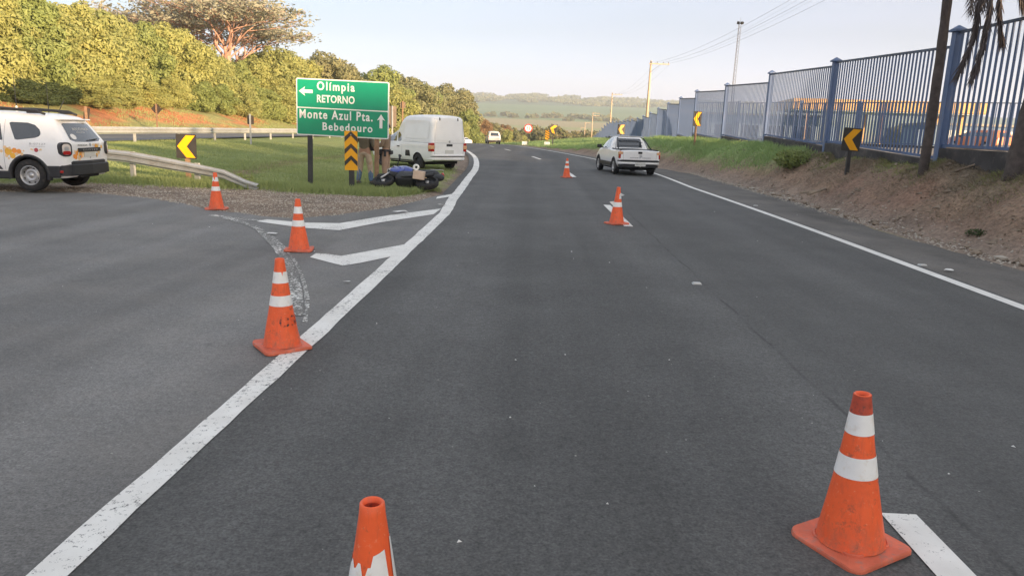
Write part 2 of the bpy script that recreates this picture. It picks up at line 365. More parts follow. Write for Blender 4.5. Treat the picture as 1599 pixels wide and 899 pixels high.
def height(x, y, bumps=True):
    x = np.asarray(x, float); y = np.asarray(y, float)
    zr = zroad(y); u = x-xc(y); e = er(y); xf = xfen(y)-xc(y)
    near = 1-sm(45, 70, y)
    Sr = sm(e+.1, e+2.35, u)*near+sm(e+.1, xf-.3, u)*(1-near)
    far = 1-sm(230, 420, y)
    zR = zr+(zfen(y)-zr)*Sr*far+sm(30, 160, u)*1.5*far
    bk = bank0(y)
    zL = zr+(.42*sm(-6.5, -19, x)*sm(16.3, 27, y)*(1-sm(90, 140, y))+2.3*sm(bk, bk-9.5, x)+3.4*sm(bk-10, bk-60, x))*far
    z = np.where(u > 0, zR, zL)
    # rolling country far off
    ff = sm(350, 900, y)
    z = z+ff*(fbm(x, y*.6, 620.)-.5)*np.interp(y, [350, 900, 2000, 3000], [2, 10, 22, 34])
    z = z-sm(250, 1500, np.abs(x+20)-y*.55)*8*(1-ff)
    if bumps:
        bankm = sm(e+.1, e+1, u)*(1-sm(120, 200, y))
        z = z+bankm*((fbm(x, y, 1.3)-.5)*.34+(fbm(x+9, y*.8, .5)-.5)*.16-.07*sm(.55, .75, fbm(x*.6, y, .7)))
        z = z+(u > 0)*(1-sm(90, 140, y))*.09*sm(.42, .54, u-e+(fbm(x, y, .8)-.5)*.5)*sm(.3, .5, fbm(x+5, y, 2.))
        gm = np.where(u < 0, sm(0, 1.5, y-ygrass(x))*sm(0, 1.2, xgrass(y)-x), 0)
        z = z+gm*((fbm(x, y, 3.)-.5)*.14)*(1-sm(-19, -20.5, x)*sm(-29, -27, x))
        z = z+sm(bk-2, bk-6, x)*(fbm(x, y, 4.)-.5)*.5*far*(u < 0)
        dm = np.where((u < -3) & (y > yramp(x)) & (y < ygrass(x)+.5), 1., 0)
        z = z+dm*(fbm(x, y, .8)-.5)*.05
    # sink under the paved sheets
    road = sm(-wl(y)-.75, -wl(y)-.45, u)*(1-sm(e-.35, e-.02, u))
    ramp_ = np.where(x < -1.9, 1-sm(-.35, .0, y-yramp(x)), 0)
    r2 = sm(-28.4, -27.9, x)*(1-sm(-20.9, -20.3, x))*(y < 125)*(y > 16)
    return z-.06*np.maximum(np.maximum(road*(y < 320), ramp_), r2)
def gz(x, y): return float(height(x, y))
def gzs(x, y): return float(height(x, y, False))

# ---------------------------------------------------------------- ground sheet
def axis(segs):
    a = []
    for s, e, d in segs: a += list(np.arange(s, e-1e-6, d))
    return np.array(a+[segs[-1][1]])
gx = axis([(-6000, -1500, 300), (-1500, -300, 60), (-300, -60, 8), (-60, -20, .8), (-20, 13, .27), (13, 30, 1.), (30, 80, 3), (80, 300, 12), (300, 1500, 60), (1500, 6000, 300)])
gy = axis([(-400, -60, 40), (-60, 0, 4), (0, 10, .6), (10, 48, .27), (48, 110, .8), (110, 260, 2.5), (260, 600, 10), (600, 1600, 25), (1600, 3600, 60), (3600, 7800, 400)])
GX, GY = np.meshgrid(gx, gy); GZ = height(GX, GY)
ny, nx = GX.shape; idx = np.arange(nx*ny).reshape(ny, nx)
F = np.stack([idx[:-1, :-1], idx[:-1, 1:], idx[1:, 1:], idx[1:, :-1]], -1).reshape(-1, 4)
V = np.stack([GX, GY, GZ], -1).reshape(-1, 3)
X, Y = V[:, 0].astype(float), V[:, 1].astype(float); U = X-xc(Y)
def lay(c, m, col): return c*(1-m[:, None])+np.array(col)*m[:, None]
n1 = fbm(X, Y, 2.2); n2 = fbm(X+50, Y, 6.); n3 = fbm(X, Y+70, .9); n4 = fbm(X, Y, 25.)
grassC = (.24, .285, .11); dirtC = (.25, .195, .155); soilC = (.50, .21, .10)
c = np.tile(np.array(grassC), (len(X), 1))
c = lay(c, sm(.45, .65, n2)*.6, (.27, .29, .115))
dirtL = (U < 0)*np.maximum(1-sm(-.25, .35, Y-ygrass(X)+(n3-.5)*1.0), sm(-.25, .3, X-xgrass(Y)+(n3-.5)*.8))
c = lay(c, dirtL, dirtC); c = lay(c, dirtL*sm(.5, .65, n1)*.7, (.24, .19, .155))
# beaten track across the island
def pathmask(pts, wd):
    d = np.full(len(X), 1e9)
    for (x0, y0), (x1, y1) in zip(pts[:-1], pts[1:]):
        t = np.clip(((X-x0)*(x1-x0)+(Y-y0)*(y1-y0))/((x1-x0)**2+(y1-y0)**2), 0, 1)
        d = np.minimum(d, np.hypot(X-x0-t*(x1-x0), Y-y0-t*(y1-y0)))
    return 1-sm(wd*.4, wd, d+(n3-.5)*.3)
c = lay(c, pathmask([(-9.3, 21.5), (-9.7, 25.5), (-10, 31.5), (-9.6, 38), (-9.5, 46)], .55)*.85, (.24, .155, .11))
bk = bank0(Y); onb = sm(bk-1.5, bk-3.5, X)*(U < 0)
c = lay(c, onb*sm(.0, 1., n1*0+.55), (.34, .30, .13))
c = lay(c, onb*sm(.46, .56, fbm(X*1.6, Y*.55, 3.6)), soilC)
c = lay(c, (U < 0)*sm(bk-7.5, bk-9, X)*(1-sm(300, 400, Y)), (.33, .15, .075))
# right-hand bank: bare brown earth near, grass further on
onr = sm(er(Y)-.3, er(Y), U)
grassR = sm(24.5, 29, Y+(n1-.5)*7)*sm(er(Y)+.7, er(Y)+1.6, U+(n1-.5)*1.4)
c = lay(c, onr*(1-sm(300, 400, Y)), (.275, .195, .145))
c = lay(c, onr*sm(.52, .62, n1)*.8*(1-grassR), (.28, .18, .135))
c = lay(c, onr*sm(.5, .6, n3)*.6*(1-grassR)*sm(er(Y)+1., er(Y)+2., U), (.20, .18, .13))
c = lay(c, onr*(1-sm(er(Y)+.3, er(Y)+1., U))*.8, (.28, .23, .195))
c = lay(c, onr*grassR, (.24, .32, .13)); c = lay(c, onr*sm(75, 110, Y), (.15, .19, .06))
c = lay(c, (X > xfen(Y)+.2)*1.*(1-sm(60, 75, Y)), (.24, .22, .20))
# far country
fy = sm(420, 620, Y)
c = lay(c, fy, (.30, .31, .13))
strip = fbm(X*.35, Y, 260.)
c = lay(c, fy*sm(.5, .54, strip)*.8, (.36, .29, .17)); c = lay(c, fy*sm(.60, .64, fbm(X*.5+900, Y, 330.)), (.20, .27, .10))
up = sm(1250, 1420, Y+ (n4-.5)*60-X*.08)
c = lay(c, up, (.13, .20, .10)); c = lay(c, up*sm(.5, .56, fbm(X*.3+300, Y, 420.)), (.17, .23, .12))
c = lay(c, sm(2300, 2400, Y+(fbm(X, Y, 500.)-.5)*700), (.07, .115, .07))
gm_, t, b = nodes('ground_cover'); v = geopos(t)
at = N(t, 'ShaderNodeAttribute', attribute_name='zone')
f1 = noise(t, 1.1, 7, v, .7); f2 = noise(t, 14., 5, v, .7)
g = mixc(t, mrange(t, f1, .3, .7), (.72, .72, .72), (1.28, 1.26, 1.2)); g2 = mixc(t, mrange(t, f2, .3, .7), (.6, .6, .6), (1.4, 1.4, 1.4))
def mul(t, a, b_):
    m_ = N(t, 'ShaderNodeMix', data_type='RGBA', blend_type='MULTIPLY'); m_.inputs[0].default_value = 1
    t.links.new(a, m_.inputs[6]); t.links.new(b_, m_.inputs[7]); return m_.outputs[2]
cc = mul(t, mul(t, at.outputs['Color'], g), g2)
vo = N(t, 'ShaderNodeTexVoronoi'); vo.inputs['Scale'].default_value = 7.; t.links.new(v, vo.inputs['Vector'])
cc = mixc(t, math_(t, 'MULTIPLY', math_(t, 'LESS_THAN', vo.outputs['Distance'], .10), mrange(t, noise(t, 1.7, 3, v), .52, .6, 0, .7)), cc, (.32, .28, .23))
t.links.new(cc, b.inputs['Base Color']); b.inputs['Roughness'].default_value = .95; b.inputs['Specular IOR Level'].default_value = .15
bump(t, b, math_(t, 'ADD', f2, f1), .9, .05)
me = npmesh('ground', V, F, [gm_], True)
ca = me.color_attributes.new('zone', 'FLOAT_COLOR', 'POINT')
ca.data.foreach_set('color', np.concatenate([c, np.ones((len(c), 1))], 1).astype(np.float32).ravel())
tag(link('ground', me), kind='structure')

# ---------------------------------------------------------------- paved sheets and markings
def ribbon(name, left, right, y0, y1, dz, mat, dy=.5, nu=6, jl=0., jr=0., kind='structure'):
    ys = np.arange(y0, y1+1e-6, dy); Vs = []; rr = np.random.default_rng(len(name))
    for y in ys:
        a = left(y)+(rr.random()-.5)*jl; b_ = right(y)+(rr.random()-.5)*jr
        for k in range(nu+1): Vs.append((a+(b_-a)*k/nu, y, 0))
    Vs = np.array(Vs); Vs[:, 2] = zroad(Vs[:, 1])+dz
    n = nu+1; ii = np.arange(len(ys)*n).reshape(-1, n)
    Fs = np.stack([ii[:-1, :-1], ii[:-1, 1:], ii[1:, 1:], ii[1:, :-1]], -1).reshape(-1, 4)
    return tag(link(name, npmesh(name, Vs, Fs, [mat], True)), kind=kind)
ribbon('road', lambda y: xc(y)-(wl(y)-.05 if y < 17 else wl(y)+np.interp(y, [17, 19.5], [-.05, .38])), lambda y: xc(y)+wr_(y)+.16, -30, 330, .004, M['asphalt'], .5)
ribbon('road_shoulder', lambda y: xc(y)+wr_(y)+.10, lambda y: xc(y)+er(y)+(fbm(y, 3, 1.5)-.5)*.45, -30, 320, .0, M['shoulder'], .25, 4, 0, .12)
# slip road sheet
xs = np.arange(-70, -1.7, .25); Vs = []; nu = 26
for x in xs:
    yb = yramp(x)+(fbm(x, 0, .9)-.5)*.7+(fbm(x, 5, .3)-.5)*.25
    for k in range(nu+1): Vs.append((x, -30+(yb+30)*k/nu, 0.))
ii = np.arange(len(xs)*(nu+1)).reshape(-1, nu+1)
tag(link('slip_road', npmesh('slip_road', Vs, np.stack([ii[:-1, :-1], ii[1:, :-1], ii[1:, 1:], ii[:-1, 1:]], -1).reshape(-1, 4), [M['asphalt_old']])), kind='structure')
# second carriageway behind the guardrail
ys = np.arange(16, 125, 1.); Vs = []
for y in ys:
    for x in (-28.1, -26, -24, -22, -20.6): Vs.append((x, y, float(height(x, y, False))+.075))
ii = np.arange(len(ys)*5).reshape(-1, 5)
tag(link('return_road', npmesh('return_road', Vs, np.stack([ii[:-1, :-1], ii[:-1, 1:], ii[1:, 1:], ii[1:, :-1]], -1).reshape(-1, 4), [M['asphalt_far']])), kind='structure')
Vs = []
for y in ys:
    for x in (-27.6, -27.45): Vs.append((x, y, float(height(-27.6, y, False))+.085))
ii = np.arange(len(ys)*2).reshape(-1, 2)
tag(link('road_line', npmesh('road_line', Vs, np.stack([ii[:-1, :-1], ii[:-1, 1:], ii[1:, 1:], ii[1:, :-1]], -1).reshape(-1, 4), [M['line_worn']])), kind='structure')
jit = lambda y, s: (fbm(y, s, .35)-.5)*.025
def lwid(y): return float(np.interp(y, [0, 3, 10, 17, 30, 60], [.075, .078, .10, .12, .135, .11]))
ribbon('road_line', lambda y: xc(y)-wl(y)-lwid(y)+jit(y, 1), lambda y: xc(y)-wl(y)+lwid(y)+jit(y, 7), -10, 320, .009, M['line_worn'], .2, 2)
ribbon('road_line', lambda y: xc(y)+wr_(y)-.08, lambda y: xc(y)+wr_(y)+.08, -10, 320, .009, M['line'], .3, 1)
for y0, y1 in [(-.7, 3.32), (13.95, 17.95), (28.3, 32.2), (43.9, 48.), (59.8, 63.8), (73, 77), (87, 91), (101, 105)]:
    ribbon('lane_dash', lambda y: xc(y)-.085, lambda y: xc(y)+.085, y0, y1, .010, M['line_worn'], .25, 1)
def flatpoly(name, pts, z, mat):
    bm = bmesh.new(); f = bm.faces.new([bm.verts.new((p[0], p[1], z)) for p in pts]); bm.normal_update()
    if f.normal.z < 0: f.normal_flip()
    bmesh.ops.triangulate(bm, faces=bm.faces[:]); me = bpy.data.meshes.new(name); bm.to_mesh(me); bm.free(); me.materials.append(mat)
    return tag(link(name, me), kind='structure')
flatpoly('gore_chevron', [unproj(*q) for q in ((400, 346), (471, 356), (530, 360), (592, 348), (677, 335), (689, 326), (611, 336), (530, 349), (475, 348), (417, 343))], .006, M['line_worn'])
flatpoly('gore_chevron', [unproj(*q) for q in ((484, 402), (510, 409), (535, 415.5), (560, 411.5), (611, 401), (632, 382), (570, 393.5), (533, 400), (510, 397), (493, 396))], .006, M['line_worn'])
flatpoly('gore_chevron', [(-2.44, 18.45), (-2.06, 19.75), (-2.06, 18.75), (-2.40, 17.9)], .0075, M['line_worn'])
def curve_ribbon(name, pts, wd, z, mat):
    ps = [Vector(p) for p in pts]; P = []
    for i in range(len(ps)-1):
        a, b_, c_, d = ps[max(i-1, 0)], ps[i], ps[i+1], ps[min(i+2, len(ps)-1)]
        for k in range(8):
            t_ = k/8; P.append(.5*((2*b_)+(c_-a)*t_+(2*a-5*b_+4*c_-d)*t_*t_+(3*b_-a-3*c_+d)*t_**3))
    P.append(ps[-1]); Vs = []
    for i, p in enumerate(P):
        d = (P[min(i+1, len(P)-1)]-P[max(i-1, 0)]).normalized(); n = Vector((-d.y, d.x)); ww = wd*(.75+.5*fbm(i*1., 3., 3.))
        Vs += [(p.x-n.x*ww/2, p.y-n.y*ww/2, z), (p.x+n.x*ww/2, p.y+n.y*ww/2, z)]
    ii = np.arange(len(P)*2).reshape(-1, 2)
    return tag(link(name, npmesh(name, Vs, np.stack([ii[:-1, 0], ii[:-1, 1], ii[1:, 1], ii[1:, 0]], -1), [mat])), kind='structure')
curve_ribbon('old_road_line', [(-2.0, 6.3), (-2.22, 7.08), (-2.53, 7.96), (-2.98, 9.07), (-3.58, 10.33), (-4.14, 11.36)], .045, .0035, M['chalk'])
curve_ribbon('old_road_line', [(-2.12, 6.5), (-2.42, 7.34), (-2.83, 8.47), (-3.38, 9.71), (-3.9, 10.75), (-4.6, 12.0), (-5.5, 13.0)], .13, .005, M['chalk'])
curve_ribbon('old_road_line', [(-5.9, 13.3), (-5.2, 12.95), (-4.4, 12.75)], .16, .0045, M['chalk'])
# ---------------------------------------------------------------- lettering
def text_mesh(s, bold=.02, space=1., extrude=.004, flip=False):
    cu = bpy.data.curves.new('t', 'FONT'); cu.body = s; cu.size = 1; cu.offset = bold; cu.extrude = extrude; cu.space_character = space; cu.resolution_u = 3
    o = bpy.data.objects.new('t', cu); COL.objects.link(o); bpy.context.view_layer.update()
    me = bpy.data.meshes.new_from_object(o.evaluated_get(bpy.context.evaluated_depsgraph_get()))
    vs = [v.co.copy() for v in me.vertices]; fs = [list(p.vertices) for p in me.polygons]
    bpy.data.objects.remove(o); bpy.data.curves.remove(cu); bpy.data.meshes.remove(me)
    return vs, fs
def fit(vs, x0, x1, z0, z1, depth=.003):
    ax = min(v.x for v in vs); bx = max(v.x for v in vs); az = min(v.y for v in vs); bz = max(v.y for v in vs); d = max(abs(v.z) for v in vs) or 1
    return [Vector((x0+(v.x-ax)/(bx-ax)*(x1-x0), z0+(v.y-az)/(bz-az)*(z1-z0), v.z/d*depth)) for v in vs]
def sign_text(s, x0, x1, z0, z1, mat, parent, y, bold=.02, space=1., name='lettering'):
    vs, fs = text_mesh(s, bold, space); vs = fit(vs, x0, x1, z0, z1)
    mb = MB(); mb.add(vs, fs, 0, False, Matrix.Translation((0, y, 0)) @ XZ); return mb.build(name, mat, parent)
def plate(name, poly, y, th, mat, parent=None):
    """upright plate in xz, front face at y, thickness th towards +y"""
    return MB().prism(poly, th, Matrix.Translation((0, y+th, 0)) @ XZ).build(name, mat, parent)
def rrect(x0, x1, z0, z1, r=.03, n=4):
    P = []
    for cx_, cz, a in ((x1-r, z0+r, -90), (x1-r, z1-r, 0), (x0+r, z1-r, 90), (x0+r, z0+r, 180)):
        for k in range(n+1): t_ = R_(a+90*k/n); P.append((cx_+r*math.cos(t_), cz+r*math.sin(t_)))
    return P

# ---------------------------------------------------------------- green direction sign
g0 = gz(-6.3, 20.4)
t_ = empty('direction_sign', (-5.385, 20.6, g0), R_(-2), 'large green road sign with white arrows pointing left to Olímpia and ahead to Bebedouro', 'road sign')
t_.rotation_euler = (0, R_(.9), R_(-2))
W2 = 1.285
plate('sign_panel', rrect(-W2, W2, 1.33, 2.845, .05), 0, .03, M['signwhite'], t_)
plate('sign_face', rrect(-W2+.03, W2-.03, 2.085, 2.815, .03), -.004, .003, M['green'], t_)
plate('sign_face', rrect(-W2+.03, W2-.03, 1.36, 2.055, .03), -.004, .003, M['green'], t_)
sx = lambda px: (px-533)/56.0
sz = lambda px, py: 1.33+(209.5-(py-.055*(px-533)))/55.3
def stx(s, a, b_, yb, yt, sp_=1.): return sign_text(s, sx(a), sx(b_), sz((a+b_)/2, yb), sz((a+b_)/2, yt), M['signwhite'], t_, -.008, .022, sp_)
stx('Olímpia', 493.5, 552, 145.5, 129., 1.28)
stx('RETORNO', 493.5, 552, 159.7, 148.3, 1.05)
stx('Monte Azul Pta.', 466, 580, 184., 170.5, 1.22)
stx('Bebedouro', 502, 580, 201.3, 189.6, 1.22)
ar = [(0, 0), (.17, .125), (.14, .045), (.38, .045), (.38, -.045), (.14, -.045), (.17, -.125)]
plate('arrow', [(sx(465.5)+a, sz(475, 141.5)+b_) for a, b_ in ar][::-1], -.008, .003, M['signwhite'], t_)
plate('arrow', [(sx(593)+b_*.9, sz(593, 176.5)-a*.98) for a, b_ in ar], -.008, .003, M['signwhite'], t_)
MB().box((-.93, .07, .88), (.13, .06, 3.8)).build('post', M['darkpost'], t_)
MB().box((.945, .08, .88), (.11, .09, 3.8)).build('post', M['woodpost'], t_)
for zz in (1.55, 2.1, 2.62): MB().box((0, .035+.006, zz), (2.3, .02, .06)).build('brace', M['galv'], t_)

# ---------------------------------------------------------------- chevron object marker
def at(px, py, z, dx=0): x, y = unproj(px, py, z); return x, y, gz(x, y)
x, y, z = at(549, 288, .08)
t_ = empty('hazard_marker', (x, y, z), R_(2), 'narrow yellow and black panel of upward arrows standing before the green sign', 'hazard marker')
MB().box((0, .03, .5), (.14, .07, 1.3), taper=.95).build('post', M['darkpost'], t_)
plate('panel', rrect(-.175, .175, .47, 1.52, .012), -.02, .012, M['yellow'], t_)
for k, (zc, mt) in enumerate([(.68, 'signblack'), (1.0, 'signback'), (1.325, 'signback')]):
    plate('chevron', [(-.172, zc-.10), (0, zc+.075), (.172, zc-.10), (.172, zc+.03), (0, zc+.19), (-.172, zc+.03)][::1], -.026, .005, M[mt], t_)
MB().lathe([(0, .006), (.015, .004), (.015, 0)], 8, 0, Matrix.Translation((0, -.022, 1.42)) @ XZ).build('bolt', M['galv'], t_)

# ---------------------------------------------------------------- chevron alignment signs
def chevron_sign(loc, rz, wd, ht, zb, label, post='woodpost', flipc=False, tilt=0., blk='signblack', postw=.1, back=False, diamond=False, yl='yellow'):
    t_ = empty('chevron_sign', loc, rz, label, 'road sign', 'single chevron signs on the bend' if not back else None)
    MB().box((0, .05, (zb+ht*.6)/2-.1), (postw, postw*.7, zb+ht*.6+.2), taper=.95).build('post', M[post], t_)
    po = rrect(-wd/2, wd/2, -ht/2, ht/2, .03)
    Rm = Matrix.Translation((0, 0, zb+ht/2)) @ Matrix.Rotation(tilt, 4, 'Y')
    MB().prism(po, .012, Rm @ Matrix.Translation((0, .012, 0)) @ XZ).build('sign_panel', M[blk], t_)
    if not back:
        ch = [(-.44, 0), (.0, .455), (.44, .455), (.02, 0), (.44, -.455), (.0, -.455)]
        if not flipc: MB().prism([(a*wd, b_*ht) for a, b_ in ch][::-1], .004, Rm @ Matrix.Translation((0, -.0005, 0)) @ XZ).build('chevron', M[yl], t_)
    return t_
x, y, z = -8.35, 17.9, gz(-8.35, 19.3)
xx, yy = unproj(286.5, 262, .1); yy2 = 20.6; xx = xat(288, yy2)
chevron_sign((xx, yy2, gz(xx, yy2)), R_(3), .56, .67, .57, 'black square sign with yellow left chevron behind the near guardrail', tilt=R_(1), postw=.12)
X1 = xat(1330, 21); chevron_sign((X1, 21.0, gz(X1, 21)), R_(0), .5, .62, .62, 'black sign with yellow left chevron beside the palm trunk on bare bank', post='darkpost', tilt=R_(3), blk='signblack')
X1 = xat(1087, 38); chevron_sign((X1, 38, gz(X1, 38)), R_(38), .60, .72, .95, 'yellow left chevron sign on thin post in green grass, right of the pickup', post='woodpost', postw=.09)
X1 = xat(970, 52); chevron_sign((X1, 52, gz(X1, 52)), R_(25), .58, .66, .62, 'yellow left chevron sign showing just above the pickup roof', post='darkpost', postw=.08)
def dsign(px, y, zb, *a, **k):
    x = (px-840)/1155*y; return chevron_sign((x, y, gz(x, y)), *a[:1], *a[1:], **k)
X1 = xat(864, 82); chevron_sign((X1, 82, gz(X1, 82)), R_(10), .78, .95, 1.25, 'farthest yellow left chevron sign, tilted on a dark post', post='darkpost', tilt=R_(16), postw=.12)
y = 84; x = xat(855, y)
t_ = empty('striped_marker', (x, y, gz(x, y)), 0, 'far orange and black diagonal striped marker above a white block', 'hazard marker')
MB().box((0, .05, .8), (.09, .07, 1.6)).build('post', M['woodpost'], t_)
plate('panel', rrect(-.22, .22, .75, 1.75, .01), -.01, .012, M['yellow'], t_)
for k in range(4):
    a = .78+k*.25; plate('stripe', [(-.218, a+.22), (.218, a-.02), (.218, a+.10), (-.218, a+.34)] if k < 3 else [(-.218, 1.74), (.218, 1.5), (.218, 1.62), (.0, 1.74)], -.016, .004, M['signblack'], t_)
tag(MB().box((0, 0, .22), (.62, .4, .5), bev=.03).build('concrete_block', M['signwhite']), 'white painted block at the foot of the striped marker', 'block').location = (x, 83.2, gz(x, 83.2))
tag(MB().box((0, 0, .2), (.62, .4, .42), bev=.03).build('concrete_block', M['signwhite']), 'white painted block at the foot of the round sign', 'block').location = (xat(820, 89.6), 89.6, gz(xat(820, 89.6), 89.6))
# round red-ringed sign
y = 90.; x = xat(825, y); t_ = empty('round_sign', (x, y, gz(x, y)), 0, 'round white sign with red ring and two dark vertical arrows', 'road sign')
MB().box((0, .05, .95), (.09, .07, 2.0)).build('post', M['darkpost'], t_)
disc = lambda r, cz, n=28: [(r*math.cos(2*math.pi*k/n), cz+r*math.sin(2*math.pi*k/n)) for k in range(n)]
plate('red_ring', disc(.50, 1.98), 0, .012, M['red'] if 0 else simple('sign_red', (.62, .04, .05), .45, .05), t_)
plate('sign_face', disc(.37, 1.98), -.006, .004, M['signwhite'], t_)
for s_, q in ((-.13, 1), (.13, -1)):
    a = [(s_-.035, -.22), (s_+.035, -.22), (s_+.035, .08), (s_+.09, .08), (s_, .24), (s_-.09, .08), (s_-.035, .08)]
    if q < 0: a = [(p, -r) for p, r in a][::-1]
    plate('arrow', [(p, 1.98+r) for p, r in a], -.012, .004, M['signblack'], t_)
# backs of signs on the far carriageway
def back_sign(px, y, zc, wd, ht, label, tilt=0, post='woodpost', zc_off=0, pw=.1, mat='signback'):
    x = xat(px, y); g = gz(x, y)
    t_ = empty('road_sign', (x, y, g), R_(-3), label, 'road sign')
    MB().box((0, -.05, (zc-g)/2+.1), (pw, .08, (zc-g)+ht*.9)).build('post', M[post], t_)
    MB().prism(rrect(-wd/2, wd/2, -ht/2, ht/2, .03), .012, Matrix.Translation((0, .012, zc-g)) @ Matrix.Rotation(R_(tilt), 4, 'Y') @ XZ).build('sign_panel', M[mat], t_)
    return t_
back_sign(245, 56, 2.2, .62, .62, 'dark back of a diamond sign on a brown post before the orange bank', 45)
back_sign(391, 40, 1.68, .36, .46, 'small dark back of a square sign on a thin post by the guardrail', 0, 'galv', pw=.07)
t_ = back_sign(135, 37, 1.68, .30, .62, 'dark narrow sign back on a leaning post above the patrol car', 12, 'woodpost')
back_sign(613, 60, 2.3, .62, 1.6, 'brown back of an upright board behind the green sign', 0, 'galv', mat='signbrown')
back_sign(629, 64, 3.3, .45, .5, 'small reddish board on a post just left of the white van roof', 0, 'woodpost', mat='signbrown')

# ---------------------------------------------------------------- guardrails
WB_ = [(0, -.155), (.0, -.13), (-.08, -.10), (-.08, -.045), (0, -.012), (0, .012), (-.08, .045), (-.08, .10), (0, .13), (0, .155)]
def guardrail(name, path, side, label, top, posts, seglen=4., flat=None, mat='galv'):
    root = empty(name, (path[0][0], path[0][1], 0), 0, label, 'guardrail')
    o = Vector(root.location); P = [Vector((p[0], p[1], p[2])) for p in path]
    L_ = [0]
    for a, b_ in zip(P[:-1], P[1:]): L_.append(L_[-1]+(b_-a).length)
    def pt(s):
        return Vector([float(np.interp(s, L_, [q[i] for q in P])) for i in range(3)])
    s = 0
    while s < L_[-1]-.05:
        e_ = min(s+seglen, L_[-1]); vs = []; fs = []; k = 8
        for i in range(k+1):
            q = s+(e_-s)*i/k; p = pt(q); d = (pt(min(q+.1, L_[-1]))-pt(max(q-.1, 0))).normalized(); nrm = Vector((d.y, -d.x, 0))*side
            n_ = len(WB_)
            for a, zz in WB_:
                f = 1 if flat is None else flat(q/L_[-1])
                pr = p+nrm*(-a)+Vector((0, 0, zz*f)); vs.append(pr-o)
            for a, zz in WB_[::-1]:
                f = 1 if flat is None else flat(q/L_[-1])
                pr = p+nrm*(-a-.008)+Vector((0, 0, zz*f)); vs.append(pr-o)
        m_ = 2*len(WB_)
        for i in range(k):
            for j in range(m_): fs.append((i*m_+j, i*m_+(j+1) % m_, (i+1)*m_+(j+1) % m_, (i+1)*m_+j))
        fs += [tuple(range(m_)), tuple(range(k*m_, k*m_+m_))[::-1]]
        MB().add(vs, fs).build('rail', M[mat], root); s = e_
    for q in posts:
        p = pt(q); d = (pt(min(q+.1, L_[-1]))-pt(max(q-.1, 0))).normalized(); a = math.atan2(d.y, d.x); nrm = Vector((d.y, -d.x, 0))*side
        c_ = p-nrm*.10; g = gz(c_.x, c_.y)
        h = p.z+.14-g
        rot = Matrix.Rotation(a, 3, 'Z'); mb = MB()
        mb.box(Vector((c_.x, c_.y, g+h/2-.05))-o, (.15, .008, h+.1), rot=rot); mb.box(Vector((c_.x, c_.y, g+h/2-.05))-o+rot @ Vector((-.071, .03, 0)), (.008, .06, h+.1), rot=rot)
        mb.box(Vector((c_.x, c_.y, g+h/2-.05))-o+rot @ Vector((.071, .03, 0)), (.008, .06, h+.1), rot=rot)
        mb.build('post', M['galvlit'], root)
    return root
pts = [(-14.6, 21.6, .62), (-11.2, 20.15, .60), (-9.0, 19.3, .42), (-8.0, 18.95, .32), (-7.35, 18.7, .12), (-7.0, 18.6, .05)]
guardrail('guardrail', [(a, b_, c_+gz(a, b_)*.5) for a, b_, c_ in pts], 1, 'near galvanised guardrail sloping down into the grass beside the patrol car', 0, [.6, 3.75, 6.1], 3.8, lambda f: 1-.35*max(0, f-.6)/.4)
pp = [(-20.6, 22), (-19.9, 28), (-19.5, 34), (-18.9, 44), (-18.3, 54), (-17.6, 64), (-17.6, 78), (-19, 92)]
pp = [(a, b_, gz(a, b_)+.60) for a, b_ in pp]
guardrail('guardrail', pp, 1, 'long far guardrail on posts along the second road beyond the grass island', 0, list(np.arange(2.0, 70, 4.0)), 4.)

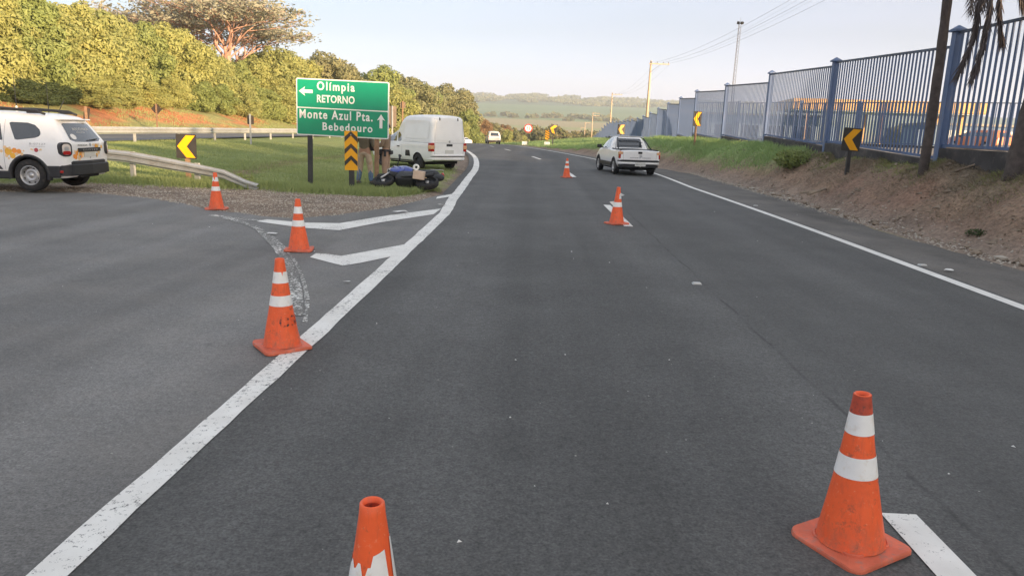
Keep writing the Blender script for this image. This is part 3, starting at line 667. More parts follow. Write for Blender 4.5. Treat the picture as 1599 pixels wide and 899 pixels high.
# ---------------------------------------------------------------- traffic cones
def cone(loc, rz, h, label, seed, bandz=((.46, .56), (.68, .79)), torn=(), grimy=False, letters=None, hole=True, tilt=(0, 0), base=.19):
    r = random.Random(seed); t_ = empty('traffic_cone', loc, rz, label, 'traffic cone', 'orange and white traffic cones set out on the road')
    t_.rotation_euler = (tilt[0], tilt[1], rz)
    rb, rt = .137, .035
    def rad(f): return rb+(rt-rb)*min(1, f/.985)-.006*math.sin(math.pi*f)
    z0 = .035
    prof = [(rad(0)+.006, z0-.006), (rad(0)+.002, z0+.012), (rad(0), z0+.03)]+[(rad(f), z0+.03+(h-z0-.03)*f) for f in np.linspace(.05, 1, 22)]
    ht = prof[-1][1]; prof += [(rt-.003, ht+.003), (rt-.009, ht), (rt-.012, ht-.05), (rt+.0, ht-.2)]
    body = MB(); body.lathe(prof, 40)
    body = body.build('body', [M['cone']], t_)
    MB().lathe([(rt-.0125, ht-.012), (rt-.008, ht-.07), (rt+.004, ht-.2), (0, ht-.2)], 24).build('inner_wall', M['cone_grime_shade'], t_)  # dark lining: the shade inside the hole put into its colour
    # slightly dented, sagging plastic
    for v in body.data.vertices:
        k = 1+.022*math.sin(3*math.atan2(v.co.y, v.co.x)+seed)*math.sin(v.co.z*9+seed); v.co.x *= k; v.co.y *= k
    mb = MB(); n = 4; P = rrect(-base, base, -base, base, .055, 4); nn = len(P)
    prof2 = [(1., 0.), (1.0, .012), (.985, .02), (.82, .026), (.815, .036), (.78, .038), (.76, .034)]
    vs = []; fs = []
    for sc, zz in prof2:
        for i, (a, b_) in enumerate(P):
            f = .0 if sc > .9 else 1.
            rr = math.hypot(a, b_); k = sc if sc > .9 else (sc*base*1.0)/rr
            wob = (fbm(a*9+seed, b_*9, 1.)-.5)*.018*(sc > .9)
            vs.append((a*k, b_*k, max(0, zz+(wob if zz > 0 else 0))+ (.010 if sc > .9 else 0)*(1+math.sin(seed+i*.45))*(1. if zz > 0 else .7)))
    for j in range(len(prof2)-1):
        for i in range(nn): fs.append((j*nn+i, j*nn+(i+1) % nn, (j+1)*nn+(i+1) % nn, (j+1)*nn+i))
    fs.append(tuple(range((len(prof2)-1)*nn, len(prof2)*nn))); fs.append(tuple(range(nn))[::-1])
    bs = mb.add(vs, fs, 0, False).build('base', M['conebase'], t_)
    # reflective sleeves, with torn edges where the photo shows them
    for bi, (f0, f1) in enumerate(bandz):
        mb = MB(); n = 48; vs = []; fs = []
        to = torn[bi] if bi < len(torn) else None
        rows = 8
        for j in range(rows+1):
            for k in range(n):
                a = 2*math.pi*k/n; lo, hi = f0, f1
                if to: lo, hi = to(math.degrees(a) % 360, f0, f1)
                f = lo+(hi-lo)*j/rows; zz = z0+.03+(h-z0-.03)*f
                kx = 1+.022*math.sin(3*a+seed)*math.sin(zz*9+seed)
                rr = rad(f)*kx+.0022; vs.append((rr*math.cos(a), rr*math.sin(a), zz))
        for j in range(rows):
            for k in range(n): fs.append((j*n+k, j*n+(k+1) % n, (j+1)*n+(k+1) % n, (j+1)*n+k))
        # drop collapsed (torn away) cells
        fs = [f for f in fs if abs(vs[f[0]][2]-vs[f[3]][2]) > 2e-4 or abs(vs[f[1]][2]-vs[f[2]][2]) > 2e-4]
        mb.add(vs, fs, 0, True).build('reflective_band', M['band'], t_)
    if grimy:
        n = 40; vs = []; fs = []
        for j in range(6):
            for k in range(n):
                a = 2*math.pi*k/n; f = .845+.155*j/5 ; zz = z0+.03+(h-z0-.03)*min(f, .999)
                kx = 1+.022*math.sin(3*a+seed)*math.sin(zz*9+seed); rr = rad(f)*kx+.0015; vs.append((rr*math.cos(a), rr*math.sin(a), zz))
        for j in range(5):
            for k in range(n): fs.append((j*n+k, j*n+(k+1) % n, (j+1)*n+(k+1) % n, (j+1)*n+k))
        MB().add(vs, fs, 0, True).build('top_sleeve', M['cone_grime_shade'], t_)
    if letters:
        s_, aw, f0, f1, a0 = letters
        vs, fs = text_mesh(s_, .012, 1.05, 0); ax = min(v.x for v in vs); bx = max(v.x for v in vs); bz = max(v.y for v in vs)
        q = []
        for v in vs:
            a = R_(a0)+(v.x-ax)/(bx-ax)*R_(aw); f = f0+v.y/bz*(f1-f0); zz = z0+.03+(h-z0-.03)*f
            kx = 1+.022*math.sin(3*a+seed)*math.sin(zz*9+seed); rr = rad(f)*kx+.0045; q.append((rr*math.cos(a), rr*math.sin(a), zz))
        MB().add(q, fs).build('lettering', LETT, t_)
    return t_
m_, t, b = nodes('worn_stencil_lettering'); v = objco(t)
t.links.new(mixc(t, mrange(t, noise(t, 26., 4, v, .7), .44, .52), (.045, .03, .03), (.86, .13, .04)), b.inputs['Base Color']); LETT = m_
def face(x, y): return math.atan2(-y, -x)      # bearing from the cone to the camera
def cpos(px, py): return unproj(px, py, .0)
# nearest right: base centre from its corners
x, y = 1.452, 3.01
cone((x, y, .004), R_(28), .70, 'nearest cone at right, grimy dark top and dusty curled base beside a dash', 3, ((.44, .585), (.735, .875)), grimy=True, tilt=(-.025, -.045), base=.188)
x, y = -.425, 1.90
tn = lambda a, lo, hi: (lo, lo) if 325 < a < 348 else (lo, .84+.01*math.sin(a)) if a >= 348 or a < 120 else (lo, .735-.02*math.sin(a*.2)) if a < 248 else (lo, .695) if a < 265 else (lo, .735) if a < 283 else (lo, .785+.02*(a-283)/40)
cone((x, y, .004), R_(0), .70, 'cone cut off by the bottom edge, its white band torn', 5, ((.40, .50), (.565, .84)), torn=(None, tn), base=.188)
x, y = unproj(445, 541, .0)
tn = lambda a, lo, hi: (lo, hi) if not (268 < a < 276) else (lo, hi-.05)
cone((x-.01, y-.03, .004), R_(38), .705, 'cone on the left edge line with faded black letters', 9, ((.44, .565), (.715, .85)), torn=(None, tn), letters=('USI', 88, .20, .33, face(x, y)*57.2958-46), base=.188)
x, y = unproj(467, 391, .0)
cone((x, y, .0), R_(12), .705, 'cone on the worn old line between two white chevron arms', 12, ((.43, .56), (.70, .845)))
x, y = unproj(338.5, 326.5, .0)
tn = lambda a, lo, hi: (lo, hi) if not (240 < a < 285) else (lo+.03, hi-.02) if a < 262 else (lo, hi-.08)
cone((x, y, .0), R_(8), .705, 'farthest left cone, near the end of the guardrail', 15, ((.46, .59), (.74, .87)), torn=(None, tn))
x, y = unproj(962.5, 350., .0)
tn = lambda a, lo, hi: (lo, hi) if 262 < a < 350 else (lo, lo)
cone((x, y, .004), R_(30), .705, 'middle cone on the lane line, band peeling away at one side', 18, ((.42, .56), (.66, .80)), torn=(None, tn))
# peeled flap of that cone's lower band
x_, y_ = x, y
fl = MB(); fl.add([(-.085, -.05, .43), (-.085, -.05, .345), (-.165, -.07, .425), (-.08, -.055, .44), (-.08, -.046, .35), (-.16, -.066, .428)], [(0, 1, 2), (5, 4, 3), (0, 3, 4, 1), (1, 4, 5, 2), (2, 5, 3, 0)])
c6 = [o for o in bpy.data.objects if o.get('label', '').startswith('middle cone')][0]; f_ = fl.build('peeled_flap', M['band'], c6); f_.rotation_euler = (0, 0, R_(-30))
fl = MB(); fl.add([(.03, -.06, .60), (.03, -.06, .535), (.105, -.09, .565), (.034, -.055, .60), (.034, -.055, .535), (.109, -.085, .565)], [(0, 1, 2), (5, 4, 3), (0, 3, 4, 1), (1, 4, 5, 2), (2, 5, 3, 0)])
f_ = fl.build('peeled_flap', M['band'], c6); f_.rotation_euler = (0, 0, R_(-30))
x, y = unproj(884.5, 277.5, .0)
cone((x, y, .004), R_(20), .705, 'farthest cone, standing alone in mid-road left of the pickup', 21, ((.45, .58), (.72, .85)))

# ---------------------------------------------------------------- blue picket fence on the right
fr = empty('picket_fence', (10., 18., 1.2), 0, 'long blue picket fence stepping down the right-hand bank on a dark wall', 'fence'); fo = Vector(fr.location)
py_ = [10.4, 17.9, 25.3, 32.8, 40.3]+[47.8+7.5*i for i in range(22)]
ztf = np.interp(py_, [10.4, 17.9, 25.3, 32.8, 40.3, 47.8, 55.3, 62.8, 70.3, 77.8, 85.3, 92.8, 100.3, 115.3, 130.3, 145.3, 155, 165, 175, 195, 215], [4.25, 4.19, 4.17, 4.33, 4.26, 4.30, 4.2, 4.08, 3.88, 3.65, 3.46, 3.36, 3.28, 3.3, 3.35, 3.4, 3.2, 2.6, 1.8, .62, -.2])
PH = 2.5; barcount = 0; stuffb = MB()
barme = None
postme = MB().box((0, 0, 0), (.17, .20, 1), bev=.01).build('x', M['bluepost']); pm = postme.data; bpy.data.objects.remove(postme)
capme = MB().box((0, 0, .045), (.26, .30, .05)).build('x', M['bluepost']); mbc = MB(); mbc.box((0, 0, .025), (.27, .31, .05)); mbc.box((0, 0, .095), (.25, .29, .09), taper=.12); capo = mbc.build('x', M['bluepost']); cm = capo.data; bpy.data.objects.remove(capo); bpy.data.objects.remove(capme)
barm = MB().box((0, 0, .5), (.024, .062, 1)).build('x', M['blue']); bme = barm.data; bpy.data.objects.remove(barm)
for i, yy in enumerate(py_):
    xx = float(xfen(yy)); zt = float(ztf[i]); g = gz(xx, yy)-.15; h = zt+.02-g
    o = link('post', pm, fr); o.location = Vector((xx, yy, g+h/2))-fo; o.scale = (1, 1, h)
    o = link('post_cap', cm, fr); o.location = Vector((xx, yy, zt+.02))-fo
    if i+1 >= len(py_): break
for i in range(len(py_)-1):
    # bay from post i (near) to post i+1 (far): rails climb slightly away, then step down at the post
    y0, y1 = py_[i]+.13, py_[i+1]-.13; x0, x1 = float(xfen(y0)), float(xfen(y1)); zf_ = float(ztf[i+1]); zn = zf_-.27
    if i == 0: zn = zf_-.05
    a = Vector((x0, y0, zn)); b_ = Vector((x1, y1, zf_)); d = b_-a
    yaw = math.atan2(d.y, d.x); pit = math.atan2(d.z, math.hypot(d.x, d.y)); rot = (Matrix.Rotation(yaw, 3, 'Z') @ Matrix.Rotation(-pit, 3, 'Y'))
    mid = (a+b_)/2-fo
    MB().box(mid, (d.length, .05, .06), rot=rot).build('top_rail', M['rail'], fr)
    MB().box(mid-Vector((0, 0, PH)), (d.length, .05, .06), rot=rot).build('bottom_rail', M['bluepost'], fr)
    nb = 36
    for k in range(nb):
        f = (k+.5)/nb; p = a.lerp(b_, f)-fo-Vector((0, 0, PH-.03))
        if i <= 7:
            o = link('bar', bme, fr); o.location = p; o.rotation_euler = (0, 0, yaw-math.pi/2); o.scale = (1, 1, PH-.06); barcount += 1
        else: stuffb.box(p+Vector((0, 0, PH/2-.03)), (.024, .062, PH-.06))
    # base wall follows the bottom rail
    gm = min(gz(x0, y0), gz(x1, y1))-.35; wb = []
    zb0, zb1 = zn-PH-.06, zf_-PH-.06
    q = [(x0-.09, y0), (x0+.09, y0), (x1+.09, y1), (x1-.09, y1)]
    vs = [(*p, gm) for p in q]+[(q[0][0], y0, zb0), (q[1][0], y0, zb0), (q[2][0], y1, zb1), (q[3][0], y1, zb1)]
    MB().add([Vector(v_)-fo for v_ in vs], [(3, 2, 1, 0), (4, 5, 6, 7), (0, 1, 5, 4), (1, 2, 6, 5), (2, 3, 7, 6), (3, 0, 4, 7)]).build('base_wall', M['basewall'], fr)
sb = stuffb.build('bars', M['blue'], fr); sb['kind'] = 'stuff'
# cross fence behind
cf = empty('picket_fence', (30, 43, 1.2), 0, 'second blue picket fence crossing the yard, seen through the near bars', 'fence'); co = Vector(cf.location)
cp = [(38, 41.0, 4.1), (29.6, 43.4, 4.1), (xat(1472, 46), 46, 4.1), (xat(1336, 50), 50, 4.1), (xat(1245, 54), 54, 4.2), (xat(1150, 60), 60, 4.3), (xat(1085, 64), 64, 4.3)]
for i, (xx, yy, zt) in enumerate(cp):
    o = link('post', pm, cf); g = gz(xx, yy)-.15; h = zt+.1-g; o.location = Vector((xx, yy, g+h/2))-co; o.scale = (1, 1, h)
    if i < len(cp)-1:
        a = Vector((xx, yy, zt)); b_ = Vector(cp[i+1]); b_.z = zt; d = b_-a; yaw = math.atan2(d.y, d.x); rot = Matrix.Rotation(yaw, 3, 'Z'); mid = (a+b_)/2-co; L0 = d.length-.26
        MB().box(mid, (L0, .05, .06), rot=rot).build('top_rail', M['rail'], cf); MB().box(mid-Vector((0, 0, PH)), (L0, .05, .06), rot=rot).build('bottom_rail', M['bluepost'], cf)
        nb = int(L0/.2)
        for k in range(nb):
            o = link('bar', bme, cf); o.location = a.lerp(b_, (k+.5)/nb)-co-Vector((0, 0, PH-.03)); o.rotation_euler = (0, 0, yaw-math.pi/2); o.scale = (1, 1, PH-.06)
        MB().box(mid-Vector((0, 0, PH+.34)), (L0, .18, .55), rot=rot).build('base_wall', M['basewall'], cf)

# ---------------------------------------------------------------- buildings in the yard
t_ = empty('canopy', (33, 76, gz(33, 76)), R_(-8), 'filling station canopy with sunlit yellow fascia behind the blue fences', 'canopy')
MB().box((0, 0, 4.2), (17., 9, 1.0), bev=.04).build('fascia', M['canopy'], t_)
MB().box((0, 0, 3.66), (16.6, 8.6, .08)).build('soffit', M['signwhite'], t_)
for a in (-6.8, 0., 6.8):
    for b_ in (-3, 3): MB().box((a, b_, 1.8), (.35, .35, 3.64)).build('column', M['canopy'], t_)
for a in (-4.5, 3.5):
    mb = MB(); mb.box((a, -3, .9), (.9, .55, 1.8), bev=.04); mb.box((a, -3, 2.0), (.7, .3, .4)); mb.build('fuel_pump', M['bluebld'], t_)
t_ = empty('warehouse', (52, 78, gz(52, 78)), R_(-10), 'low blue grey building with doors beyond the cross fence', 'building')
MB().box((0, 0, 1.3), (26, 9, 2.6)).build('wall', M['bluebld'], t_)
MB().box((0, 0, 2.7), (26.6, 9.6, .22)).build('roof', M['concrete'], t_)
for k in range(6): MB().box((-10.5+4.2*k, -4.52, 1.1), (2.2, .06, 2.1)).build('door', M['canopy'] if k in (4,) else M['signwhite'], t_)
t_ = empty('store_building', (23.5, 82, gz(23.5, 82)), R_(-6), 'blue forecourt shop under the yellow canopy', 'building')
MB().box((0, 0, 1.6), (11, 6, 3.2)).build('wall', M['bluebld'], t_)
MB().box((0, 0, 3.3), (11.4, 6.4, .2)).build('roof', M['concrete'], t_)
for k in range(4): MB().box((-3.9+2.6*k, -3.02, 1.4), (1.7, .06, 1.7)).build('window', M['glass'], t_)

# ---------------------------------------------------------------- poles, wires and mast
def pole(x, y, ztop, label, n_arm=1, side=1, s=1.):
    g = gz(x, y)-.2; h = ztop-g
    t_ = empty('utility_pole', (x, y, g), 0, label, 'utility pole', 'utility poles along the blue fence')
    t_.rotation_euler = (0, R_(.4), 0)
    mb = MB(); mb.add([], []); Mt = Matrix.Identity(4)
    MB().tube([(0, 0, 0), (0, 0, h)], [.19*s, .11*s], 8).build('shaft', M['pole'], t_)
    for a in range(n_arm):
        zz = h-.35-a*.75; MB().box((.95*side, -.16, zz), (2.3, .1, .12)).build('crossarm', M['pole'], t_)
        if a == 0: MB().tube([(0, -.16, zz-.95), (1.05*side, -.16, zz-.05)], .02, 5).build('brace', M['mast'], t_)
        for q in (0.05, .7, 1.4, 2.0):
            MB().lathe([(.03, 0), (.03, .08), (.06, .10), (.05, .16), (.02, .2), (0, .2)], 8, 0, Matrix.Translation((q*side, -.16, zz+.06))).build('insulator', M['mast'], t_)
    return t_
poles = [(xat(1008, 90), 90, 9.9), (xat(952, 160), 160, 9.6), (xat(924, 230), 230, 7.2), (xat(913, 300), 300, 5.0), (xat(907, 360), 360, 3.2), (xat(903, 440), 440, 1.6)]
lb = ['nearest tall utility pole rising behind the blue fence', 'second utility pole along the fence, half as tall', 'third utility pole with two crossarms where the fence dips', 'fourth utility pole, low beyond the fence end', 'fifth utility pole, a small sunlit stick past the fence end', 'sixth and farthest utility pole beyond the fence end']
for i, (a, b_, c_) in enumerate(poles): pole(a, b_, c_, lb[i], 2 if i == 2 else 1)
hidden = pole(13.4, 17, 10.6, 'utility pole behind the fence outside the view')
def wire(p, q, sag, label):
    p = Vector(p); q = Vector(q); mb = MB(); n = 24
    mb.tube([p.lerp(q, k/n)-Vector((0, 0, sag*4*(k/n)*(1-k/n))) for k in range(n+1)], .008, 4)
    tag(mb.build('power_cable', M['wire']), label, 'cable', 'power cables strung between the poles')
A = [(13.4, 17, 10.4), (poles[0][0]+.25, 90, 9.7), (poles[1][0]+.25, 160, 9.4), (poles[2][0]+.2, 230, 7.)]
for j, off in enumerate((.1, .95, 1.9)):
    for i in range(3): wire((A[i][0]+off+.2, A[i][1]-.15, A[i][2]), (A[i+1][0]+off+.2, A[i+1][1]-.15, A[i+1][2]), (1.1, .9, .8)[i], f'thin power cable on the {("left", "middle", "right")[j]} insulator, {("overhead to the nearest pole", "from first to second pole", "from second to third pole")[i]}')
for j, (dx, z1, z2) in enumerate([(10, 18, 17), (12.2, 18, 17)]):
    wire((15+dx, 22, z1), (26+dx*.4, 150, z2), 1.2, ('left', 'right')[j]+' of two faint high cables crossing the upper right sky')
# lattice mast
y = 90.; x = xat(1137, y); g = gz(x, y)
t_ = empty('lattice_mast', (x, y, g), 0, 'slim grey lattice mast with a lamp cluster on top behind the fence', 'mast'); t_.rotation_euler = (0, R_(.6), 0)
mb = MB(); H_ = 14.2-g; cs = [(.2, 0), (-.1, .17), (-.1, -.17)]
for a, b_ in cs: mb.tube([(a, b_, 0), (a*.8, b_*.8, H_)], .022, 4)
n = 26
for k in range(n):
    for j in range(3):
        a = cs[j]; b_ = cs[(j+1) % 3]; mb.tube([(a[0], a[1], H_*k/n), (b_[0], b_[1], H_*(k+1)/n)], .012, 3); mb.tube([(a[0], a[1], H_*k/n), (b_[0], b_[1], H_*k/n)], .01, 3)
mb.build('lattice', M['mast'], t_)
for a, s_ in ((-.2, -20), (.22, 20)): MB().box((a, -.1, H_+.13), (.30, .22, .26), rot=Matrix.Rotation(R_(30), 3, 'X') @ Matrix.Rotation(R_(s_), 3, 'Z')).build('floodlight', M['black'], t_)
MB().box((0, 0, H_+.05), (.6, .05, .05)).build('crossbar', M['mast'], t_); MB().tube([(.05, 0, H_), (.05, 0, H_+.75)], .015, 4).build('lightning_rod', M['mast'], t_)

# ---------------------------------------------------------------- small things on the ground
def ORDN(k): n = k+1; return f'{n}'+('th' if 10 < n % 100 < 14 else {1: 'st', 2: 'nd', 3: 'rd'}.get(n % 10, 'th'))
def stud(px, py, label):
    x, y = unproj(px, py, 0); mb = MB(); mb.box((0, 0, .010), (.11, .09, .02), taper=.72); mb.box((0, -.036, .014), (.085, .012, .012), mi=1)
    o = tag(mb.build('road_stud', [M['galv'], M['litter']]), label, 'road stud', 'reflective road studs along the lines'); o.location = (x, y, .006)
stud(1088, 444, 'pale road stud on the seam of the right-hand lane'); stud(1440, 415, 'road stud just beyond the right edge line, nearest')
stud(1180, 322, 'road stud outside the right edge line, halfway to the pickup')
def scrap(px, py, s, label, z=.01):
    x, y = unproj(px, py, 0); r = random.Random(px); mb = MB(); n = 7
    P = [(s*(.6+.5*r.random())*math.cos(2*math.pi*k/n), s*.6*(.6+.5*r.random())*math.sin(2*math.pi*k/n)) for k in range(n)]
    vs = [(a, b_, .004+.03*r.random()*s/.1) for a, b_ in P]+[(0, 0, .03*s/.1)]; fs = [(i, (i+1) % n, n) for i in range(n)]
    o = tag(mb.add(vs, fs).build('litter_scrap', M['litter']), label, 'litter'); o.location = (x, y, z)
scrap(625, 333, .16, 'pale crumpled wrapper on the far gore arm'); scrap(688, 322, .12, 'white scrap on the left line beside the gore tip'); scrap(427, 367, .1, 'white fleck left of the second cone')
scrap(1482, 424, .09, 'small white scrap in the right gutter'); scrap(1133, 268, .2, 'white litter on the right verge edge'); scrap(542, 442, .05, 'tiny white chip left of the edge line')
def stick(pts, r, label, mat='twig'):
    P = []
    for px, py, zg in pts:
        x, y = unproj(px, py, zg)
        for _ in range(4): z = gz(x, y)+.03; x, y = unproj(px, py, z)
        P.append((x, y, z+.02))
    tag(MB().tube(P, np.linspace(r, r*.4, len(P)), 6).build('fallen_branch', M[mat]), label, 'branch', 'fallen branches and palm stalks on the right bank')
stick([(1250, 303, .3), (1290, 297, .35), (1340, 290, .6), (1398, 288, .7)], .022, 'pale long stalk lying across the bare bank')
stick([(1262, 305, .3), (1300, 292, .4), (1345, 284, .7)], .03, 'dark fallen palm stalk on the bank behind the pale one')
stick([(1425, 272, 1.), (1480, 275, 1.), (1520, 273, 1.)], .022, 'fallen stalk at the foot of the palm trunk')
x0, y0 = 9.2, 16.3
tag(MB().tube([(9.0, 16.4, gz(9., 16.4)+.02), (9.7, 16.1, gz(9.7, 16.1)+.3), (10.15, 15.9, gz(10., 15.9)+.52)], [.02, .025, .028], 6).build('leaning_stalk', M['twig']), 'dead stalk leaning against the foot of the cut-off palm', 'branch')
# broken kerb lumps along the right gutter
for k in range(46):
    yy = 8+k*.42+rng.random()*.25; xx = float(xc(yy)+er(yy)+.05+rng.random()*.28); s = .03+.07*rng.random()**2
    bm = bmesh.new(); bmesh.ops.create_icosphere(bm, subdivisions=1, radius=s)
    for v_ in bm.verts: v_.co = Vector((v_.co.x*1.3, v_.co.y, v_.co.z*.5))*(1+.3*(rng.random()-.5))
    me = bpy.data.meshes.new('stone'); bm.to_mesh(me); bm.free(); me.materials.append(M['concrete'] if k % 4 == 0 else M['twig'])
    o = link('stone', me); o.location = (xx, yy, gz(xx, yy)+s*.2+.03); tag(o, ORDN(k)+' small broken lump from the near end of the right gutter', 'stone', 'broken lumps along the right gutter')
# ---------------------------------------------------------------- vehicles (forward = +y, rear axle at y = 0)
def pchip(x, xs, ys):
    xs = np.asarray(xs, float); ys = np.asarray(ys, float); h = np.diff(xs); d = np.diff(ys)/h; m = np.zeros(len(xs))
    for i in range(1, len(xs)-1):
        if d[i-1]*d[i] > 0: w1 = 2*h[i]+h[i-1]; w2 = h[i]+2*h[i-1]; m[i] = (w1+w2)/(w1/d[i-1]+w2/d[i])
    m[0], m[-1] = d[0], d[-1]
    i = np.clip(np.searchsorted(xs, x)-1, 0, len(xs)-2); t = (x-xs[i])/h[i]
    return (2*t**3-3*t**2+1)*ys[i]+(t**3-2*t**2+t)*h[i]*m[i]+(-2*t**3+3*t**2)*ys[i+1]+(t**3-t**2)*h[i]*m[i+1]
def car_body(st, crown=.03, belly=.9, sub=5):
    """st rows: ylo yhi zb zbelt zr wb wm ws wr -> bmesh-able verts/faces, closed"""
    st = np.array(st, float); n = len(st); u = np.linspace(0, n-1, (n-1)*sub+1)
    T = np.stack([pchip(u, np.arange(n), st[:, k]) for k in range(9)], 1)
    rings = []
    for ylo, yhi, zb, zs, zr, wb, wm, ws, wr in T:
        H = zs-zb; G = zr-zs
        pts = [(0, zb), (wb*.55, zb), (wb*.93, zb+.0), (wb, zb+.06), (wm*.985, zb+H*.25), (wm, zb+H*.45), (wm, zb+H*.62), (wm*.992, zb+H*.80), (ws+.012, zs-.05), (ws, zs),
               (ws+(wr-ws)*.25, zs+G*.30), (ws+(wr-ws)*.6, zs+G*.68), (wr+.03, zr-min(.09, G*.2)), (wr-.02, zr-min(.03, G*.08)), (wr-.10, zr), (wr*.5, zr+crown*.75), (0, zr+crown)]
        def yy(z): return ylo+(yhi-ylo)*min(1, max(0, (z-zs)/max(.02, G))) if G > .03 else ylo
        r = [(x, yy(z), z) for x, z in pts]
        rings.append(r)
    m = len(rings[0]); V = []; F = []
    full = 2*m-2
    for r in rings:
        V += [Vector(p) for p in r]+[Vector((-p[0], p[1], p[2])) for p in r[-2:0:-1]]
    for i in range(len(rings)-1):
        for k in range(full): k2 = (k+1) % full; F.append((i*full+k, i*full+k2, (i+1)*full+k2, (i+1)*full+k))
    # caps as horizontal strips, bulged
    for ri, sgn in ((0, -1), (len(rings)-1, 1)):
        b0 = ri*full; grid = {}
        NX = 8
        for k in range(m):
            R = b0+k; L_ = b0+(full-k) % full; x = rings[ri][k][0]
            row = []
            for j in range(NX+1):
                if j == 0: row.append(L_)
                elif j == NX: row.append(R)
                else:
                    f = -1+2*j/NX; p = Vector((x*f, rings[ri][k][1]+sgn*.035*(1-f*f), rings[ri][k][2])); V.append(p); row.append(len(V)-1)
            grid[k] = row
        for k in range(m-1):
            for j in range(NX):
                q = [grid[k][j], grid[k][j+1], grid[k+1][j+1], grid[k+1][j]]
                if sgn > 0: q = q[::-1]
                q2 = []
                for a in q:
                    if a not in q2: q2.append(a)
                if len(q2) > 2: F.append(tuple(q2))
    return V, F
class Car:
    def __init__(s, name, st, root, paint='white', arches=(), ra=.36, crown=.03):
        V, F = car_body(st, crown); bm = bmesh.new(); vv = [bm.verts.new(v) for v in V]
        for f in F:
            try: bm.faces.new([vv[i] for i in f])
            except ValueError: pass
        bmesh.ops.remove_doubles(bm, verts=bm.verts, dist=.0008); bmesh.ops.recalc_face_normals(bm, faces=bm.faces)
        for f in bm.faces: f.smooth = True
        s.bvh = BVHTree.FromBMesh(bm); me = bpy.data.meshes.new('body'); bm.to_mesh(me); bm.free()
        me.materials.append(M[paint]); me.materials.append(M['dark'])
        s.root = root; s.body = link('body', me, None)
        hw = max(r[6] for r in st)
        for (y, z, r) in arches:
            cm_ = bmesh.new()
            for sg in (-1, 1):
                bmesh.ops.create_cone(cm_, cap_ends=True, segments=36, radius1=r, radius2=r, depth=.55, matrix=Matrix.Translation((sg*(hw-.02), y, z)) @ Matrix.Rotation(math.pi/2, 4, 'Y'))
            me2 = bpy.data.meshes.new('c'); cm_.to_mesh(me2); cm_.free(); me2.materials.append(M['dark']); me2.materials.append(M['dark'])
            me2.polygons.foreach_set('material_index', [1]*len(me2.polygons)); co_ = bpy.data.objects.new('c', me2); COL.objects.link(co_)
            mo = s.body.modifiers.new('b', 'BOOLEAN'); mo.operation = 'DIFFERENCE'; mo.object = co_; mo.solver = 'EXACT'
            bpy.context.view_layer.update(); new = bpy.data.meshes.new_from_object(s.body.evaluated_get(bpy.context.evaluated_depsgraph_get()))
            s.body.modifiers.clear(); s.body.data = new; bpy.data.objects.remove(co_)
        s.body.data.name = 'body'
        s.body.data.set_sharp_from_angle(angle=R_(38))
        s.body.parent = root
    def project(s, name, poly, side, mat, off=.004, cell=.09, parent=None, verts=None):
        """poly: 2d points; side 'L','R' -> (y,z); 'B' rear -> (x,z); 'F'; 'T' -> (x,y)"""
        if verts is None:
            bm = bmesh.new(); f = bm.faces.new([bm.verts.new((a, b_, 0)) for a, b_ in poly]); bmesh.ops.triangulate(bm, faces=[f])
            for _ in range(6):
                es = [e for e in bm.edges if e.calc_length() > cell]
                if not es: break
                bmesh.ops.subdivide_edges(bm, edges=es, cuts=1); bmesh.ops.triangulate(bm, faces=bm.faces[:])
            P = [(v.co.x, v.co.y) for v in bm.verts]; FF = [[v.index for v in f.verts] for f in bm.faces]; bm.free()
        else: P, FF = verts
        dirs = {'L': (Vector((1, 0, 0)), lambda a, b_: Vector((-3, a, b_))), 'R': (Vector((-1, 0, 0)), lambda a, b_: Vector((3, a, b_))),
                'B': (Vector((0, 1, 0)), lambda a, b_: Vector((a, -6, b_))), 'F': (Vector((0, -1, 0)), lambda a, b_: Vector((a, 9, b_))), 'T': (Vector((0, 0, -1)), lambda a, b_: Vector((a, b_, 5)))}
        d, o_ = dirs[side]; vs = []
        for a, b_ in P:
            hit, nr, _, dist = s.bvh.ray_cast(o_(a, b_), d)
            if hit is None:
                hit, nr, _, dist = s.bvh.find_nearest(o_(a, b_)+d*(2.2 if side in 'LR' else 5.2))
            vs.append(hit-d*off)
        mb = MB(); n = np.zeros(3)
        if FF:
            a, b_, c_ = [vs[i] for i in FF[0][:3]]
            if (b_-a).cross(c_-a).dot(d) > 0: FF = [list(f)[::-1] for f in FF]
        return mb.add(vs, FF, 0, True).build(name, M[mat], parent or s.root)
    def text(s, string, a0, a1, z0, z1, side, mat, bold=.01, space=1., off=.007, shear=0.):
        vs, fs = text_mesh(string, bold, space, 0); vs = fit(vs, a0, a1, z0, z1)
        P = [(v.x+shear*(v.x-a0), v.y+shear*(v.x-a0)) if 0 else (v.x, v.y+shear*(v.x-a0)) for v in vs]
        return s.project('lettering', None, side, mat, off, verts=(P, fs))
